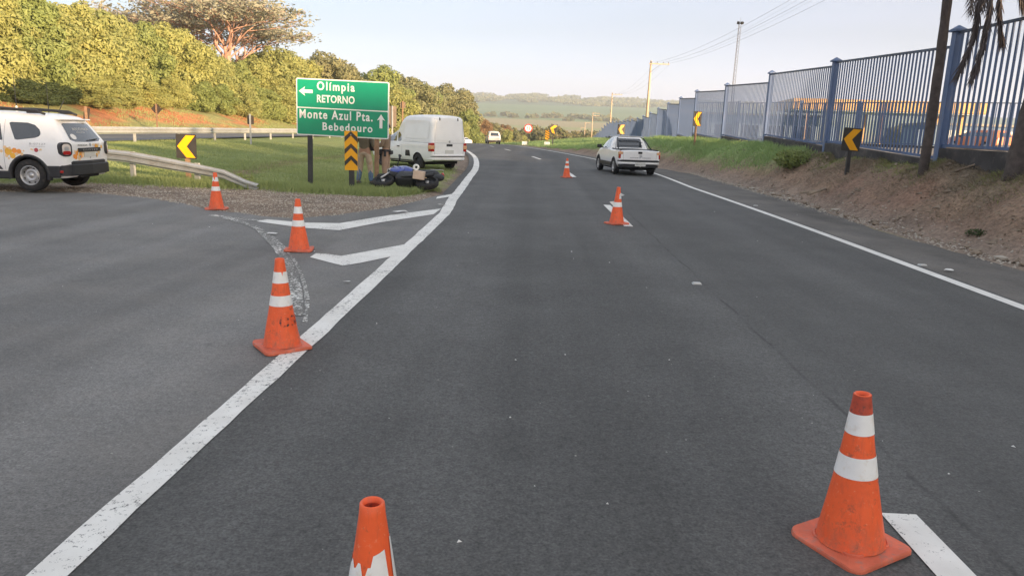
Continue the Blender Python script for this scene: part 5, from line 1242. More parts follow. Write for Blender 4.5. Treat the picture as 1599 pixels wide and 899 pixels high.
for s_ in (-1, 1): tb('mirror', [(-.34, s_*.26, 1.02), (-.38, s_*.32, 1.18), (-.37, s_*.33, 1.24)], [.008, .01, .05], 'black')
tb('frame', [(-.40, 0, .88), (-.25, 0, .45), (0, 0, .30), (.30, 0, .34), (.42, 0, .62), (-.38, 0, .80)], .024, 'black')
def blob(name, c, d, mat, sub=2, pw=1., rot=None, shape=None):
    bm = bmesh.new(); bmesh.ops.create_icosphere(bm, subdivisions=sub+1, radius=1)
    vs = []
    for v in bm.verts:
        p = Vector([math.copysign(abs(a)**pw, a) for a in v.co]); p = Vector((p.x*d[0], p.y*d[1], p.z*d[2]))
        if shape: p = shape(p)
        if rot: p = rot @ p
        vs.append(L0 @ (Vector(c)+p))
    fs = [[v.index for v in f.verts] for f in bm.faces]; bm.free()
    return MB().add(vs, fs, 0, True).build(name, M[mat], t_)
M['blueb'] = simple('blue_tank_paint', (.03, .055, .30), .22, .1, coat=.8)
M['tan'] = simple('tan_cardboard', (.62, .47, .36), .8, .15)
blob('tank', (-.14, 0, .86), (.33, .18, .19), 'blueb', pw=.8, shape=lambda p: Vector((p.x, p.y*(1-.35*max(0, p.x)/.28), p.z*(1-.2*p.x/.28))))
for s_ in (-1, 1): blob('tank_shroud', (-.32, s_*.15, .74), (.20, .045, .17), 'blueb', pw=.8)
blob('headlight', (-.55, 0, .92), (.11, .10, .11), 'black', pw=.8); blob('headlight_lens', (-.62, 0, .92), (.06, .08, .08), 'litter')
blob('windscreen', (-.52, 0, 1.06), (.05, .11, .10), 'glass')
blob('engine', (-.05, 0, .48), (.24, .18, .22), 'black', pw=.55); blob('crankcase', (.08, 0, .36), (.20, .17, .12), 'black', pw=.6)
blob('seat', (.30, 0, .82), (.36, .13, .065), 'black', pw=.7, shape=lambda p: Vector((p.x, p.y, p.z+.10*(p.x/.36)**2)))
blob('side_cover', (.22, -.12, .62), (.17, .04, .12), 'black', pw=.7); blob('side_cover', (.22, .12, .62), (.17, .04, .12), 'black', pw=.7)
blob('front_fender', (-.66, 0, .60), (.22, .07, .06), 'black', pw=.8); blob('rear_fender', (.82, 0, .66), (.18, .09, .12), 'black', pw=.8); blob('tail_light', (.93, 0, .78), (.05, .09, .045), 'red')
tb('swingarm', [(.15, -.10, .34), (.66, -.11, .30)], .028, 'black'); tb('swingarm', [(.15, .10, .34), (.66, .11, .30)], .028, 'black')
tb('exhaust', [(-.22, -.12, .40), (0, -.17, .28), (.40, -.18, .32), (.78, -.19, .44)], [.022, .03, .05, .055], 'black'); tb('shock', [(.35, -.11, .68), (.58, -.11, .36)], .028, 'pblob'); tb('shock', [(.35, .11, .68), (.58, .11, .36)], .028, 'pblob')
blob('number_board', (-.50, -.13, .80), (.07, .02, .09), 'litter'); blob('fairing', (-.36, 0, .66), (.16, .17, .16), 'black', pw=.7); blob('tail_cowl', (.62, 0, .76), (.24, .15, .10), 'black', pw=.7)
tb('rack', [(.55, -.1, .92), (.92, -.1, .92), (.92, .1, .92), (.55, .1, .92)], .011, 'steel')
# things resting on it
zz = gz(-3.3, 20)+.50
bx = tag(MB().box((0, 0, 0), (.30, .22, .22), rot=Matrix.Rotation(R_(6), 3, 'Y'), bev=.012).build('parcel', M['tan']), 'tan box on the rear of the fallen motorcycle', 'box'); bx.location = (-3.10, 19.72, zz-.06)
rl = tag(MB().lathe([(.035, -.03), (.085, -.03), (.085, .03), (.035, .03), (.035, -.03)], 20, 0, Matrix.Rotation(math.pi/2, 4, 'X')).build('tape_roll', M['signwhite']), 'cream roll with dark centre on top of the tan box', 'roll'); rl.location = (-3.18, 19.72, zz+.14)

# ---------------------------------------------------------------- the two people
M['skin'] = simple('skin', (.46, .27, .19), .55, .06); M['hair'] = simple('dark_hair', (.03, .022, .018), .8, .2)
M['olive'] = simple('grey_olive_shirt', (.20, .17, .125), .85, .1, 9., bmp=.3); M['jeans'] = simple('blue_jeans', (.13, .20, .32), .85, .25, 8., bmp=.3)
M['litjean'] = simple('sunlit_jeans', (.50, .40, .30), .85, .2, 6., dirt=((.50, .24, .14), .6)); M['khaki'] = simple('khaki_uniform', (.30, .22, .155), .85, .12, 8., bmp=.3)
M['pinkk'] = simple('khaki_uniform_trousers', (.40, .27, .20), .85, .12, 8., bmp=.3); M['belt'] = simple('black_duty_belt', (.03, .03, .033), .6, .2)
def skin(name, pts, edges, rad, mat, parent, root=0, sub=2):
    me = bpy.data.meshes.new(name); me.from_pydata([tuple(p) for p in pts], edges, []); o = link(name, me, parent)
    mo = o.modifiers.new('skin', 'SKIN'); mo.use_smooth_shade = True; sv = me.skin_vertices[0].data
    for i, r in enumerate(rad): sv[i].radius = r if isinstance(r, tuple) else (r, r); sv[i].use_root = (i == root)
    o.modifiers.new('sub', 'SUBSURF').levels = sub; o.modifiers['sub'].render_levels = sub
    bpy.context.view_layer.update(); nm = bpy.data.meshes.new_from_object(o.evaluated_get(bpy.context.evaluated_depsgraph_get())); o.modifiers.clear(); o.data = nm
    nm.materials.clear(); nm.materials.append(M[mat]); nm.polygons.foreach_set('use_smooth', [True]*len(nm.polygons)); return o
def chain(n0, n): return [(n0+i, n0+i+1) for i in range(n-1)]
def person(loc, rz, label, arms, shirt, trousers, legs, head_turn=0., short=False):
    """arms: (L shoulder, elbow, wrist, handdir), legs: (hip, knee, ankle) both sides; 1.74 m tall; faces -y"""
    t_ = empty('person', loc, rz, label, 'person')
    pel = Vector((0, 0, .95)); ch = Vector((0, 0, 1.30)); nk = Vector((0, .0, 1.47)); hd = Vector((0, -.02, 1.62))
    pts = [pel, Vector((0, 0, 1.12)), ch, Vector((0, 0, 1.42)), nk, Vector((0, -.01, 1.55)), Vector((0, -.02, 1.64)), Vector((0, -.015, 1.71))]
    rad = [(.15, .105), (.14, .10), (.17, .115), (.11, .085), .055, (.065, .075), (.078, .095), (.06, .075)]; ed = chain(0, 8)
    for sg in (-1, 1):
        A = arms[0 if sg < 0 else 1]; n0 = len(pts); sh = Vector((sg*.185, 0, 1.40)); pts += [sh, Vector(A[0]), Vector(A[1])]; rad += [.058, .042, .027]; ed += [(3, n0), (n0, n0+1), (n0+1, n0+2)]
        d = (Vector(A[1])-Vector(A[0])).normalized(); palm = Vector(A[1])+d*.055; pts += [palm]; rad += [(.034, .022)]; ed += [(n0+2, n0+3)]
        sd_ = d.cross(Vector((0, 1, .2))).normalized(); up_ = sd_.cross(d)
        for q, ln in zip((-.03, -.010, .010, .03), (.065, .075, .072, .055)):     # four curled fingers
            m0 = len(pts); a = palm+sd_*q+d*.03; pts += [a, a+d*ln*.55+up_*.008, a+d*ln*.9+up_*.03]; rad += [.0095, .0085, .0075]; ed += [(n0+3, m0), (m0, m0+1), (m0+1, m0+2)]
        m0 = len(pts); a = palm-sd_*.036-d*.02; pts += [a, a-sd_*.018+d*.03, a-sd_*.02+d*.06]; rad += [.012, .010, .009]; ed += [(n0+3, m0), (m0, m0+1), (m0+1, m0+2)]
    for sg in (0, 1):
        G = legs[sg]; n0 = len(pts); pts += [Vector(g) for g in G]; rad += [.095, .065, .042]; ed += [(0, n0), (n0, n0+1), (n0+1, n0+2)]
        f = Vector(G[2])+Vector((0, -.13, -.045)); pts += [f]; rad += [(.04, .03)]; ed += [(n0+2, n0+3)]
    skin('body', pts, ed, rad, 'skin', t_)
    # clothes over the same joints
    sp_ = [pel+Vector((0, 0, .02)), Vector((0, 0, 1.12)), ch, Vector((0, 0, 1.42)), Vector((0, 0, 1.475))]; sr = [(.172, .128), (.165, .122), (.195, .14), (.13, .105), (.07, .07)]; se = chain(0, 5)
    for sg in (-1, 1):
        A = arms[0 if sg < 0 else 1]; n0 = len(sp_); el = Vector(A[0]); wr = Vector(A[1]); en = el.lerp(wr, .12 if short else .93)
        sp_ += [Vector((sg*.19, 0, 1.40)), el, en]; sr += [.076, .060, .048 if not short else .056]; se += [(3, n0), (n0, n0+1), (n0+1, n0+2)]
    skin('shirt', sp_, se, sr, shirt, t_)
    tp = [Vector((0, 0, 1.0)), Vector((0, 0, .93))]; tr = [(.165, .12), (.17, .125)]; te = [(0, 1)]
    for sg in (0, 1):
        G = legs[sg]; n0 = len(tp); tp += [Vector(G[0]), Vector(G[1]), Vector(G[2])+Vector((0, 0, .0))]; tr += [.11, .085, .068]; te += [(1, n0), (n0, n0+1), (n0+1, n0+2)]
    tro = skin('trousers', tp, te, tr, trousers[0], t_)
    if len(trousers) > 1:      # warm sunlight painted on the upper legs, plain jeans blue below
        tro.data.materials.append(M[trousers[1]])
        for p in tro.data.polygons:
            if p.center.z < .40+.04*math.sin(p.center.x*60): p.material_index = 1
    for sg in (0, 1):
        a = Vector(legs[sg][2]); MB().box((a.x, a.y-.06, max(.05, a.z-.05)), (.10, .27, .10), bev=.035).build('shoe', M['belt'], t_)
    bm = bmesh.new(); bmesh.ops.create_icosphere(bm, subdivisions=3, radius=1); vs = [Vector((v.co.x*.088, v.co.y*.108+.008, v.co.z*.085+1.675)) for v in bm.verts if 1]; fs = [[v.index for v in f.verts] for f in bm.faces if not (f.calc_center_median().y < -.45 and f.calc_center_median().z < .35)]; bm.free()
    MB().add(vs, fs, 0, True).build('hair', M['hair'], t_)
    mb = MB(); mb.box((0, -.108, 1.615), (.024, .03, .045), bev=.008)
    for s_ in (-1, 1): mb.box((s_*.082, 0, 1.62), (.018, .035, .055), bev=.008)
    mb.build('face_features', M['skin'], t_)
    mb = MB()
    for s_ in (-1, 1): mb.box((s_*.032, -.103, 1.645), (.024, .01, .010))
    mb.box((0, -.100, 1.575), (.045, .008, .008)); mb.build('eyes_and_mouth', M['hair'], t_)
    return t_
def gp(px, y): return xat(px, y), y
x, y = gp(569, 21.3)
p1 = person((x, y, gz(x, y)), R_(175), 'person in grey olive top and jeans standing behind the sign, arms lowered', (((.0, 0, 0), (0, 0, 0)), ((0, 0, 0), (0, 0, 0))) and (((-.27, .02, 1.12), (-.33, -.10, .88)), ((.27, .02, 1.12), (.31, -.12, .90))), 'olive', ('litjean', 'jeans'), (((-.10, 0, .90), (-.16, -.02, .49), (-.20, .03, .09)), ((.10, 0, .90), (.14, -.03, .49), (.19, .03, .09))), short=True)
x, y = gp(603, 21.6)
p2 = person((x, y, gz(x, y)), R_(-95), 'police officer in khaki uniform and black belt turned left behind the fallen motorcycle', (((-.24, -.05, 1.13), (-.16, -.30, 1.16)), ((.24, -.06, 1.12), (.14, -.31, 1.14))), 'khaki', ('pinkk',), (((-.09, 0, .90), (-.10, -.01, .48), (-.11, .02, .09)), ((.09, 0, .90), (.10, -.02, .48), (.12, .02, .09))))
mb = MB(); n = 24
mb.add([((.178 if k % 1 == 0 else 0)*math.cos(2*math.pi*j/n), .135*math.sin(2*math.pi*j/n), z) for k, z in ((0, .955), (1, 1.02)) for j in range(n)], [(j, (j+1) % n, n+(j+1) % n, n+j) for j in range(n)], 0, True); mb.build('belt', M['belt'], p2)
for (a, b_, w_, h_) in ((.185, .02, .07, .20), (-.185, .0, .07, .18), (.06, .14, .10, .12), (-.08, .14, .09, .11), (.13, -.11, .07, .10)): MB().box((a, b_, .95-h_*.15), (w_, .07, h_), bev=.015).build('belt_pouch', M['belt'], p2)
cap = MB(); cap.lathe([(.098, 1.665), (.105, 1.70), (.095, 1.75), (.05, 1.785), (0, 1.79)], 20); cap.box((0, -.14, 1.685), (.13, .10, .012), bev=.005); cap.build('cap', M['khaki'], p2)
tag(MB().box((0, 0, 0), (.30, .26, .24), bev=.04).build('satchel', M['belt']), 'dark bag held in front of the officer at waist height', 'bag').location = Vector(p2.location)+Vector((-.36, -.05, 1.08))
x, y = gp(557.5, 19.6)
tag(MB().tube([(0, 0, 0), (.05, .02, .95)], [.008, .004], 5).build('dry_stem', M['straw']), 'thin pale dry stem leaning beside the striped panel post', 'plant').location = (x, y, gz(x, y))
# ---------------------------------------------------------------- foliage makers
def leaf_quads(P, Nn, size, asp=.55, jitter=.5, fold=.12):
    n = len(P); Nn = Nn+rng.normal(0, jitter, (n, 3)); Nn /= np.linalg.norm(Nn, axis=1)[:, None]+1e-9
    a = np.cross(Nn, rng.normal(0, 1, (n, 3))); a /= np.linalg.norm(a, axis=1)[:, None]+1e-9; b_ = np.cross(Nn, a)
    s = size*np.exp(rng.normal(-.08, .36, n))[:, None]
    V = np.stack([P-a*s*.5, P+b_*s*asp*.5-Nn*s*fold, P+a*s*.5, P-b_*s*asp*.5-Nn*s*fold], 1).reshape(-1, 3)
    F = np.arange(4*n).reshape(n, 4); return V, F
def sphere_pts(n):
    v = rng.normal(0, 1, (n, 3)); return v/np.linalg.norm(v, axis=1)[:, None]
def crown_cloud(lobes, dens, size, inner=.25, shell=(.82, 1.06), cut=.8):
    """leaf points over the outsides of ellipsoid lobes (centre, radii); lumps break each surface"""
    Ps = []; Ns = []
    for ci, (c_, r) in enumerate(lobes):
        c_ = np.array(c_); r = np.array(r); n = int(dens*(r[0]*r[1]+r[1]*r[2]+r[0]*r[2])*4)
        d = sphere_pts(n); lump = .10*np.sin(d[:, 0]*7+ci)*np.sin(d[:, 1]*6+2*ci)+.08*np.sin(d[:, 2]*9+ci)
        k = rng.uniform(shell[0], shell[1], n)+lump; far_ = rng.random(n) < .035; k[far_] *= rng.uniform(1.08, 1.3, far_.sum()); m = rng.random(n) < inner; k[m] = rng.uniform(.35, .85, m.sum())
        p = c_+d*r*k[:, None]; keep = np.ones(n, bool)
        for cj, (c2, r2) in enumerate(lobes):
            if cj != ci: keep &= (((p-np.array(c2))/np.array(r2))**2).sum(1) > cut*cut*.8
        keep &= p[:, 2] > .05
        Ps.append(p[keep]); Ns.append((d/r)[keep])
    P = np.concatenate(Ps); Nn = np.concatenate(Ns); Nn /= np.linalg.norm(Nn, axis=1)[:, None]; Nn[:, 2] += .25
    return P, Nn
def bush_tree(W, H, seed, dens, size, skirt=True, nl=58):
    r = random.Random(seed); lobes = []
    for k in range(nl):
        f = (k+.5)/nl; z = H*(.10+.80*f); env = W*(.98 if f < .35 else .98*math.sqrt(max(.06, 1-((f-.35)/.68)**2)))
        a = r.uniform(0, 6.283); rr = env*r.uniform(.45, .88); s = r.uniform(.15, .27)*W*(1.15-f*.3)
        lobes.append(((rr*math.cos(a), rr*math.sin(a), z), (s*r.uniform(.9, 1.25), s*r.uniform(.9, 1.25), s*r.uniform(.75, 1.05))))
    lobes += [((0, 0, H*.32), (W*.66, W*.66, H*.32)), ((0, 0, H*.60), (W*.52, W*.52, H*.27))]
    P, Nn = crown_cloud(lobes, dens, size); V, F = leaf_quads(P, Nn, size); return V, F
def trunk_mesh(H, r0, seed, n=5):
    r = random.Random(seed); mb = MB(); mb.tube([(0, 0, -.4), (.1, 0, H*.3), (.0, .1, H*.6)], [r0, r0*.8, r0*.5], 8)
    for k in range(n):
        a = r.uniform(0, 6.28); b_ = H*.12*(k+1); mb.tube([(0, 0, b_), (math.cos(a)*H*.12, math.sin(a)*H*.12, b_+H*.14), (math.cos(a)*H*.24, math.sin(a)*H*.24, b_+H*.22)], [r0*.5, r0*.35, r0*.15], 5)
    return mb
variants = []
for k in range(6):
    W = [4.6, 5.0, 4.3, 4.8, 5.2, 4.5][k]; H = 10.
    V, F = bush_tree(W, H, 30+k, 33, .35)
    variants.append((npmesh('crown', V, F, [M['leafy']]), W, H))
crownlib = {}
def crown_of(k, mat):
    if (k, mat) not in crownlib:
        me = variants[k][0].copy(); me.materials.clear(); me.materials.append(M[mat]); crownlib[(k, mat)] = me
    return crownlib[(k, mat)]
tk = trunk_mesh(8, .22, 3).build('x', M['bark']); tkme = tk.data; bpy.data.objects.remove(tk)
def put_tree(px, d, top_py, label, mat='leafy', wsc=1., base=None, x=None, group=None, name='tree', cat='tree', k=None):
    x = xat(px, d) if x is None else x; y = d
    yh = 201+.035*(px-840); ztop = EYE+(yh-top_py)*d/1155; g = gz(x, y) if base is None else base
    H = max(.8, ztop-g); k = rng.integers(0, 6) if k is None else k; me, W, H0 = variants[k]
    t_ = empty(name, (x, y, g-.15), float(rng.uniform(0, 6.28)), label, cat, group)
    s = H/H0; o = link('crown', crown_of(k, mat), t_); ws = wsc*max(s, .3)*float(rng.uniform(.95, 1.1)); o.scale = (ws, ws*float(rng.uniform(.95, 1.1)), s)
    o2 = link('trunk', tkme, t_); o2.scale = (s*1.1, s*1.1, s*1.15); return t_
ORD = ['first', 'second', 'third', 'fourth', 'fifth', 'sixth', 'seventh', 'eighth', 'ninth', 'tenth', 'eleventh', 'twelfth', 'thirteenth', 'fourteenth', 'fifteenth', 'sixteenth', 'seventeenth']
# front row on the embankment, left to right: pixel x, distance, top pixel y, material
row = [(-105, 47, -45), (-55, 49, -30), (-5, 52, -22), (38, 55, -18), (80, 58, -2), (118, 62, 10), (152, 66, 20), (190, 70, 22), (225, 74, 40), (256, 78, 36), (285, 82, 52), (313, 86, 66), (335, 91, 82), (372, 96, 98), (400, 101, 90), (428, 107, 82), (457, 113, 90)]
for i, (px, d, tp) in enumerate(row):
    put_tree(px, d, tp+(i*7 % 5-2)*3.0, f'{ORD[i]} from the left in the front row of leafy yellow-green trees on the embankment', 'leafy' if i % 5 != 3 else 'leafg', .93, group='yellow-green trees on the left embankment')
# low skirt of shrubs along their feet; shade painted into the dark leftmost leaves
for i, (px, d, tp, mt) in enumerate([(20, 49.5, 118, 'leafd'), (62, 52, 122, 'leafd'), (100, 55.5, 128, 'leafd'), (148, 58, 118, 'leafy'), (190, 63, 122, 'leafy'), (232, 68, 122, 'leafy'), (272, 73, 120, 'leafy'), (312, 79, 125, 'leafg'), (345, 84, 130, 'leafg'), (378, 88, 128, 'leafy'), (410, 94, 135, 'leafg'), (440, 100, 130, 'leafy'), (462, 106, 140, 'leafg')]):
    put_tree(px, d, tp, f'{ORD[i]} from the left of the low shrubs at the foot of the tree row', mt, 1.25, group='low shrubs under the tree row', name='shrub', cat='shrub')
# farther trees beside and beyond the sign
more = [(395, 118, 84, 'leafg', 'darker tree in the gap below the big spreading tree'), (352, 112, 92, 'leafo', 'greyish tree just under the left fork of the big spreading tree'),
        (480, 121, 94, 'leafy', 'yellow-green tree whose top meets the left corner of the green sign'), (512, 134, 86, 'leafo', 'olive domed tree rising behind the middle of the green sign'), (541, 136, 100, 'leafo', 'dull tree above the right half of the green sign'),
        (560, 150, 122, 'leafr', 'rusty bare-topped tree above the green sign'), (598, 148, 104, 'leafg', 'dark green tree just past the right edge of the green sign'), (617, 138, 132, 'leafy', 'bright yellow-green tree directly right of the green sign'),
        (632, 166, 116, 'leafo', 'olive tree behind the bright tree right of the sign'), (650, 172, 124, 'leafg', 'green tree above the front of the white van'), (668, 178, 136, 'leafo', 'brownish green tree above the white van cab'),
        (690, 190, 131, 'leafo', 'large rounded olive tree above the white van'), (712, 196, 138, 'leafo', 'olive tree above the rear corner of the white van'), (727, 190, 168, 'leafg', 'short green tree right of the van roof')]
for px, d, tp, mt, lb_ in more:
    put_tree(px, d, tp, lb_, mt, 1.0 if d < 160 else .95)
far = [(722, 178, 190, 'leafy', .8, 'bright green roadside bush right behind the van'), (742, 228, 178, 'leafr', .95, 'rust-coloured tree above the small white car'), (757, 236, 186, 'leafr', .9, 'russet tree between the small car and the silver SUV'), (731, 205, 196, 'leafy', .8, 'bright bush behind the small white car'),
       (750, 215, 204, 'leafg', .8, 'green bush between the two distant cars'), (772, 246, 190, 'leafo', 1., 'dull olive tree above the distant silver SUV'), (792, 215, 200, 'leafy', .9, 'yellow-green bush right of the distant silver SUV'),
       (806, 232, 205, 'leafo', .9, 'low olive bush left of the round sign'), (788, 262, 193, 'leafr', 1., 'reddish tree behind the SUV on the right'), (817, 262, 209, 'leafy', 1., 'small yellowish bush at the foot of the round sign')]
for px, d, tp, mt, wsc, lb_ in far: put_tree(px, d, tp, lb_, mt, wsc, base=float(zroad(d))-.5, name='bush' if 'bush' in lb_ else 'tree', cat='bush' if 'bush' in lb_ else 'tree')
# valley woods: scattered crowns that read as one belt
mb_pts = []
def wood(name, spots, size, dens, mat):
    Vs = []; Fs = []; n0 = 0
    for (x, y, W, H) in spots:
        g = float(height(x, y)); lb2 = [((x+rng.uniform(-.4, .4)*W, y+rng.uniform(-.4, .4)*W, g+H*rng.uniform(.35, .7)), (W*rng.uniform(.35, .6), W*.5, H*rng.uniform(.25, .4))) for _ in range(5)]
        d = []
        for c_, r in lb2:
            dd = sphere_pts(dens); d.append(np.array(c_)+dd*np.array(r)*rng.uniform(.8, 1.05, dens)[:, None])
        P = np.concatenate(d); V, F = leaf_quads(P, np.tile([[0, -.4, .6]], (len(P), 1)), size, .8, .6); Vs.append(V); Fs.append(F+n0); n0 += len(V)
    o = link(name, npmesh(name, np.concatenate(Vs), np.concatenate(Fs), [M[mat]])); return o
sp1 = []
for k in range(120):
    y = rng.uniform(290, 560); px = rng.uniform(770, 960); x = (px-840)/1155*y
    sp1.append((x, y, rng.uniform(5, 9), rng.uniform(4.5, 8.5)+max(0, (y-400))*.012))
tag(wood('valley_wood', sp1, 1.1, 110, 'fieldleaf'), 'belt of mixed green and brown trees in the valley beyond the crest', 'wood', kind='stuff')
sp2 = []
for k in range(150):
    y = rng.uniform(2300, 2900); x = rng.uniform(-.17, .32)*y; sp2.append((x, y, 40, 6+6*rng.random()))
for k in range(60):
    y = 1330+rng.normal(0, 30)+rng.random()*60; x = rng.uniform(-.15, .3)*y; sp2.append((x, y, 12, 5)) if rng.random() < .5 else None
for k in range(30):
    y = 2980+rng.normal(0, 30); x = rng.uniform(-.17, .32)*y; sp2.append((x, y, 60, 8+9*rng.random()))
tag(wood('hill_wood', sp2, 7., 60, 'fieldleaf'), 'hazy tree lines on the distant ridge', 'wood', kind='stuff')
# right skyline beyond the yard
for i, (px, d, tp) in enumerate([(1110, 150, 196), (1175, 160, 192), (1245, 150, 190), (1500, 150, 196), (1570, 145, 196), (1400, 160, 196)]):
    put_tree(px, d, tp, f'{ORD[i]} of the low trees beyond the yard, glimpsed through the fence bars', 'leafo', 1.6, group='low trees beyond the yard')

# ---------------------------------------------------------------- big spreading tree on the hill
d = 106.; x = xat(318, d); g = gz(x, d)
t_ = empty('spreading_tree', (x, d, g), 0, 'big umbrella-shaped tree with bare pinkish branches towering over the hedge', 'tree')
r = random.Random(11); mb = MB(); tips = []
def grow(p, d_, L_, rad, lev):
    n = 4; P = [p]; q = p.copy(); dd = d_.copy()
    for i in range(n):
        dd = (dd+Vector((r.uniform(-.16, .16), r.uniform(-.16, .16), r.uniform(-.05, .10)))).normalized(); q = q+dd*L_/n; P.append(q.copy())
    mb.tube(P, list(np.linspace(rad, rad*.62, n+1)), 7 if lev < 2 else 4)
    if lev >= 3:
        for a in P[2:]: tips.append((a, lev))
    if lev < 5:
        kk = 3 if lev < 4 else 3
        for k in range(kk):
            az = r.uniform(0, 6.28); sp_ = r.uniform(.35, .75) if lev > 0 else r.uniform(.35, .6)
            nd = (dd+Vector((math.cos(az)*sp_, math.sin(az)*sp_, r.uniform(-.12, .12) if lev > 1 else .1))).normalized()
            if lev >= 2: nd.z = max(-.05, nd.z*.55); nd.normalize()
            grow(q if k else P[-2 if lev else -1], nd, L_*r.uniform(.62, .82), rad*.56, lev+1)
for (dx, lean, az) in ((-1.2, .25, 3.0), (0, .1, 4.5), (1.6, .3, .2), (.6, .32, 1.7), (-.4, .42, 2.6)):
    grow(Vector((dx*.7, 0, 0)), Vector((math.cos(az)*lean, math.sin(az)*lean, 1)).normalized(), 5.9, .34, 0)
mb.build('limbs', M['barkpink'], t_)
P = []
for a, lev in tips:
    if r.random() > .34: continue
    n = 10 if lev >= 4 else 2
    P.append(np.array(a)+rng.normal(0, 1, (n, 3))*np.array([.85, .85, .28])+np.array([0, 0, .15]))
P = np.concatenate(P)
if len(P) > 42000: P = P[rng.permutation(len(P))[:42000]]
V, F = leaf_quads(P, np.tile([[0, 0, .6]], (len(P), 1)), .40, .5, .8); link('crown', npmesh('crown', V, F, [M['leafu']]), t_)
zt = max(P[:, 2]); wx = P[:, 0].max()-P[:, 0].min(); print('umbrella', zt, wx, len(P))
sp_x = np.percentile(P[:, 0], 98)-np.percentile(P[:, 0], 2)
t_.scale = (28./sp_x, 28./sp_x, 19.2/zt); t_.location.x += -(np.percentile(P[:, 0], 98)+np.percentile(P[:, 0], 2))/2*28/sp_x*.8; t_.location.z = gz(t_.location.x, d)-.2; print('sp', sp_x)

# ---------------------------------------------------------------- palms on the right
def palm(loc, H, lean, r0, label, cut_top=False, stalks=True):
    t_ = empty('palm_tree', loc, 0, label, 'palm tree'); rr = random.Random(int(H*10)); P = []; R = []
    for k in range(25):
        f = k/24; P.append((lean[0]*f+.10*math.sin(f*4), lean[1]*f, -.3+H*f)); R.append(r0*(1.12 if k == 0 else 1-.22*f)*(1+.045*(-1)**k+.03*rr.random()))
    MB().tube(P, R, 16).build('trunk', M['barkp'], t_); return t_, Vector(P[-1])
def frond(root, p0, az, L_, droop, n=60, name='frond', wid=.55, mat='frond', up=.3, hang=.8):
    mb = MB(); P = []; p = Vector(p0); d = Vector((math.cos(az), math.sin(az), up)).normalized(); st_ = L_/14
    for k in range(15):
        P.append(p.copy()); d = (d+Vector((0, 0, -droop))).normalized(); p = p+d*st_
    mb.tube(P, list(np.linspace(.035, .008, 15)), 5)
    vs = []; fs = []; nn = 0
    for k in range(n):
        f = .12+.86*k/n; i = min(13, int(f*14)); q = P[i].lerp(P[i+1], f*14-i); dd = (P[i+1]-P[i]).normalized(); sd_ = dd.cross(Vector((0, 0, 1)));
        sd_ = sd_.normalized() if sd_.length > .1 else Vector((-math.sin(az), math.cos(az), 0))
        for s_ in (-1, 1):
            l_ = wid*(.5+.5*math.sin(math.pi*min(1, f*1.05)))*random.uniform(.7, 1.2); o = (sd_*s_*random.uniform(.15, .6)+dd*.55+Vector((0, 0, -hang))).normalized(); w_ = .018
            a = q; m_ = q+o*l_*.5+Vector((random.uniform(-.03, .03), random.uniform(-.03, .03), 0)); e_ = q+o*l_+Vector((random.uniform(-.05, .05), random.uniform(-.05, .05), -.06))
            wv = dd*w_; mb.add([a-wv*.6, a+wv*.6, m_+wv, m_-wv, e_], [(0, 1, 2, 3), (3, 2, 4)])
    return mb.build(name, M[mat], root)
y = 17.4; x = xat(1448, y); t_, top = palm((x, y, gz(x, y)), 9.6, (-.3, .0), .105, 'slender palm trunk in front of the blue fence, second from the right edge')
for k in range(9): frond(t_, top, 6.28*k/9+.3, 2.9, .16, 50, up=.8, mat='leafg', hang=.35, wid=.6)
# dried flower stalks hanging beside the trunk top
for k, (az, dx, L_) in enumerate([(3.3, -.25, 1.0), (2.6, -.2, .8), (.3, .28, .9), (5.2, .2, .7), (4.4, .05, 1.2)]):
    zc = 4.95-gz(x, y)+.15; frond(t_, Vector((.33+dx*.6, -.12, zc+.35)), az, L_, .35, 70, 'flower_stalk', .40, 'frond', .1, .9)
y = 14.6; x = xat(1592, y); t_, top = palm((x, y, gz(x, y)-.05), 8.8, (.5, .0), .22, 'thick dark palm trunk cut off by the right edge with hanging dead fronds')
for k in range(9): frond(t_, top, 6.28*k/9, 3.0, .16, 50, up=.7, mat='leafg', hang=.35, wid=.6)
def hang(px0, py0, px1, py1, d, curve, wid=.30, n=110):
    def W3(px, py): c_ = Vector(((px-799.5)/1155, -(py-449.5)/1155, -1)); v = Matrix(CAM) @ c_; k = d/v.y; return Vector((v.x*k, d, EYE+v.z*k))
    a = W3(px0, py0); b_ = W3(px1, py1); o = Vector(t_.location); top_ = Vector((x+.9, y, 7.6))
    P = []; 
    P0 = top_; m0 = a+(a-b_).normalized()*1.2
    for k in range(6): f = k/6; P.append(P0.lerp(m0, f)*(1-f)+m0.lerp(a, f)*f)
    for k in range(12): f = k/11; P.append(a.lerp(b_, f)+Vector((curve*math.sin(math.pi*f), 0, 0)))
    P = [p-o for p in P]; mb = MB(); mb.tube(P, list(np.linspace(.05, .012, len(P))), 6); N_ = len(P)-1
    for k in range(n*2):
        f = .12+.88*k/(n*2); i = min(N_-1, int(f*N_)); q = P[i].lerp(P[i+1], f*N_-i); dd = (P[i+1]-P[i]).normalized()
        az = random.uniform(0, 6.28); sp_ = random.uniform(.1, .42)
        od = (Vector((math.cos(az)*sp_, math.sin(az)*sp_, 0))+dd*1.).normalized(); l_ = wid*random.uniform(.6, 1.5); wv = Vector((random.uniform(-1, 1), random.uniform(-1, 1), 0)).normalized()*.008
        m_ = q+od*l_*.5; e_ = q+od*l_+Vector((random.uniform(-.03, .03), 0, -.05)); mb.add([q-wv, q+wv, m_+wv*1.3, m_-wv*1.3, e_], [(0, 1, 2, 3), (3, 2, 4)])
    return mb.build('dead_frond', M['frond'], t_)
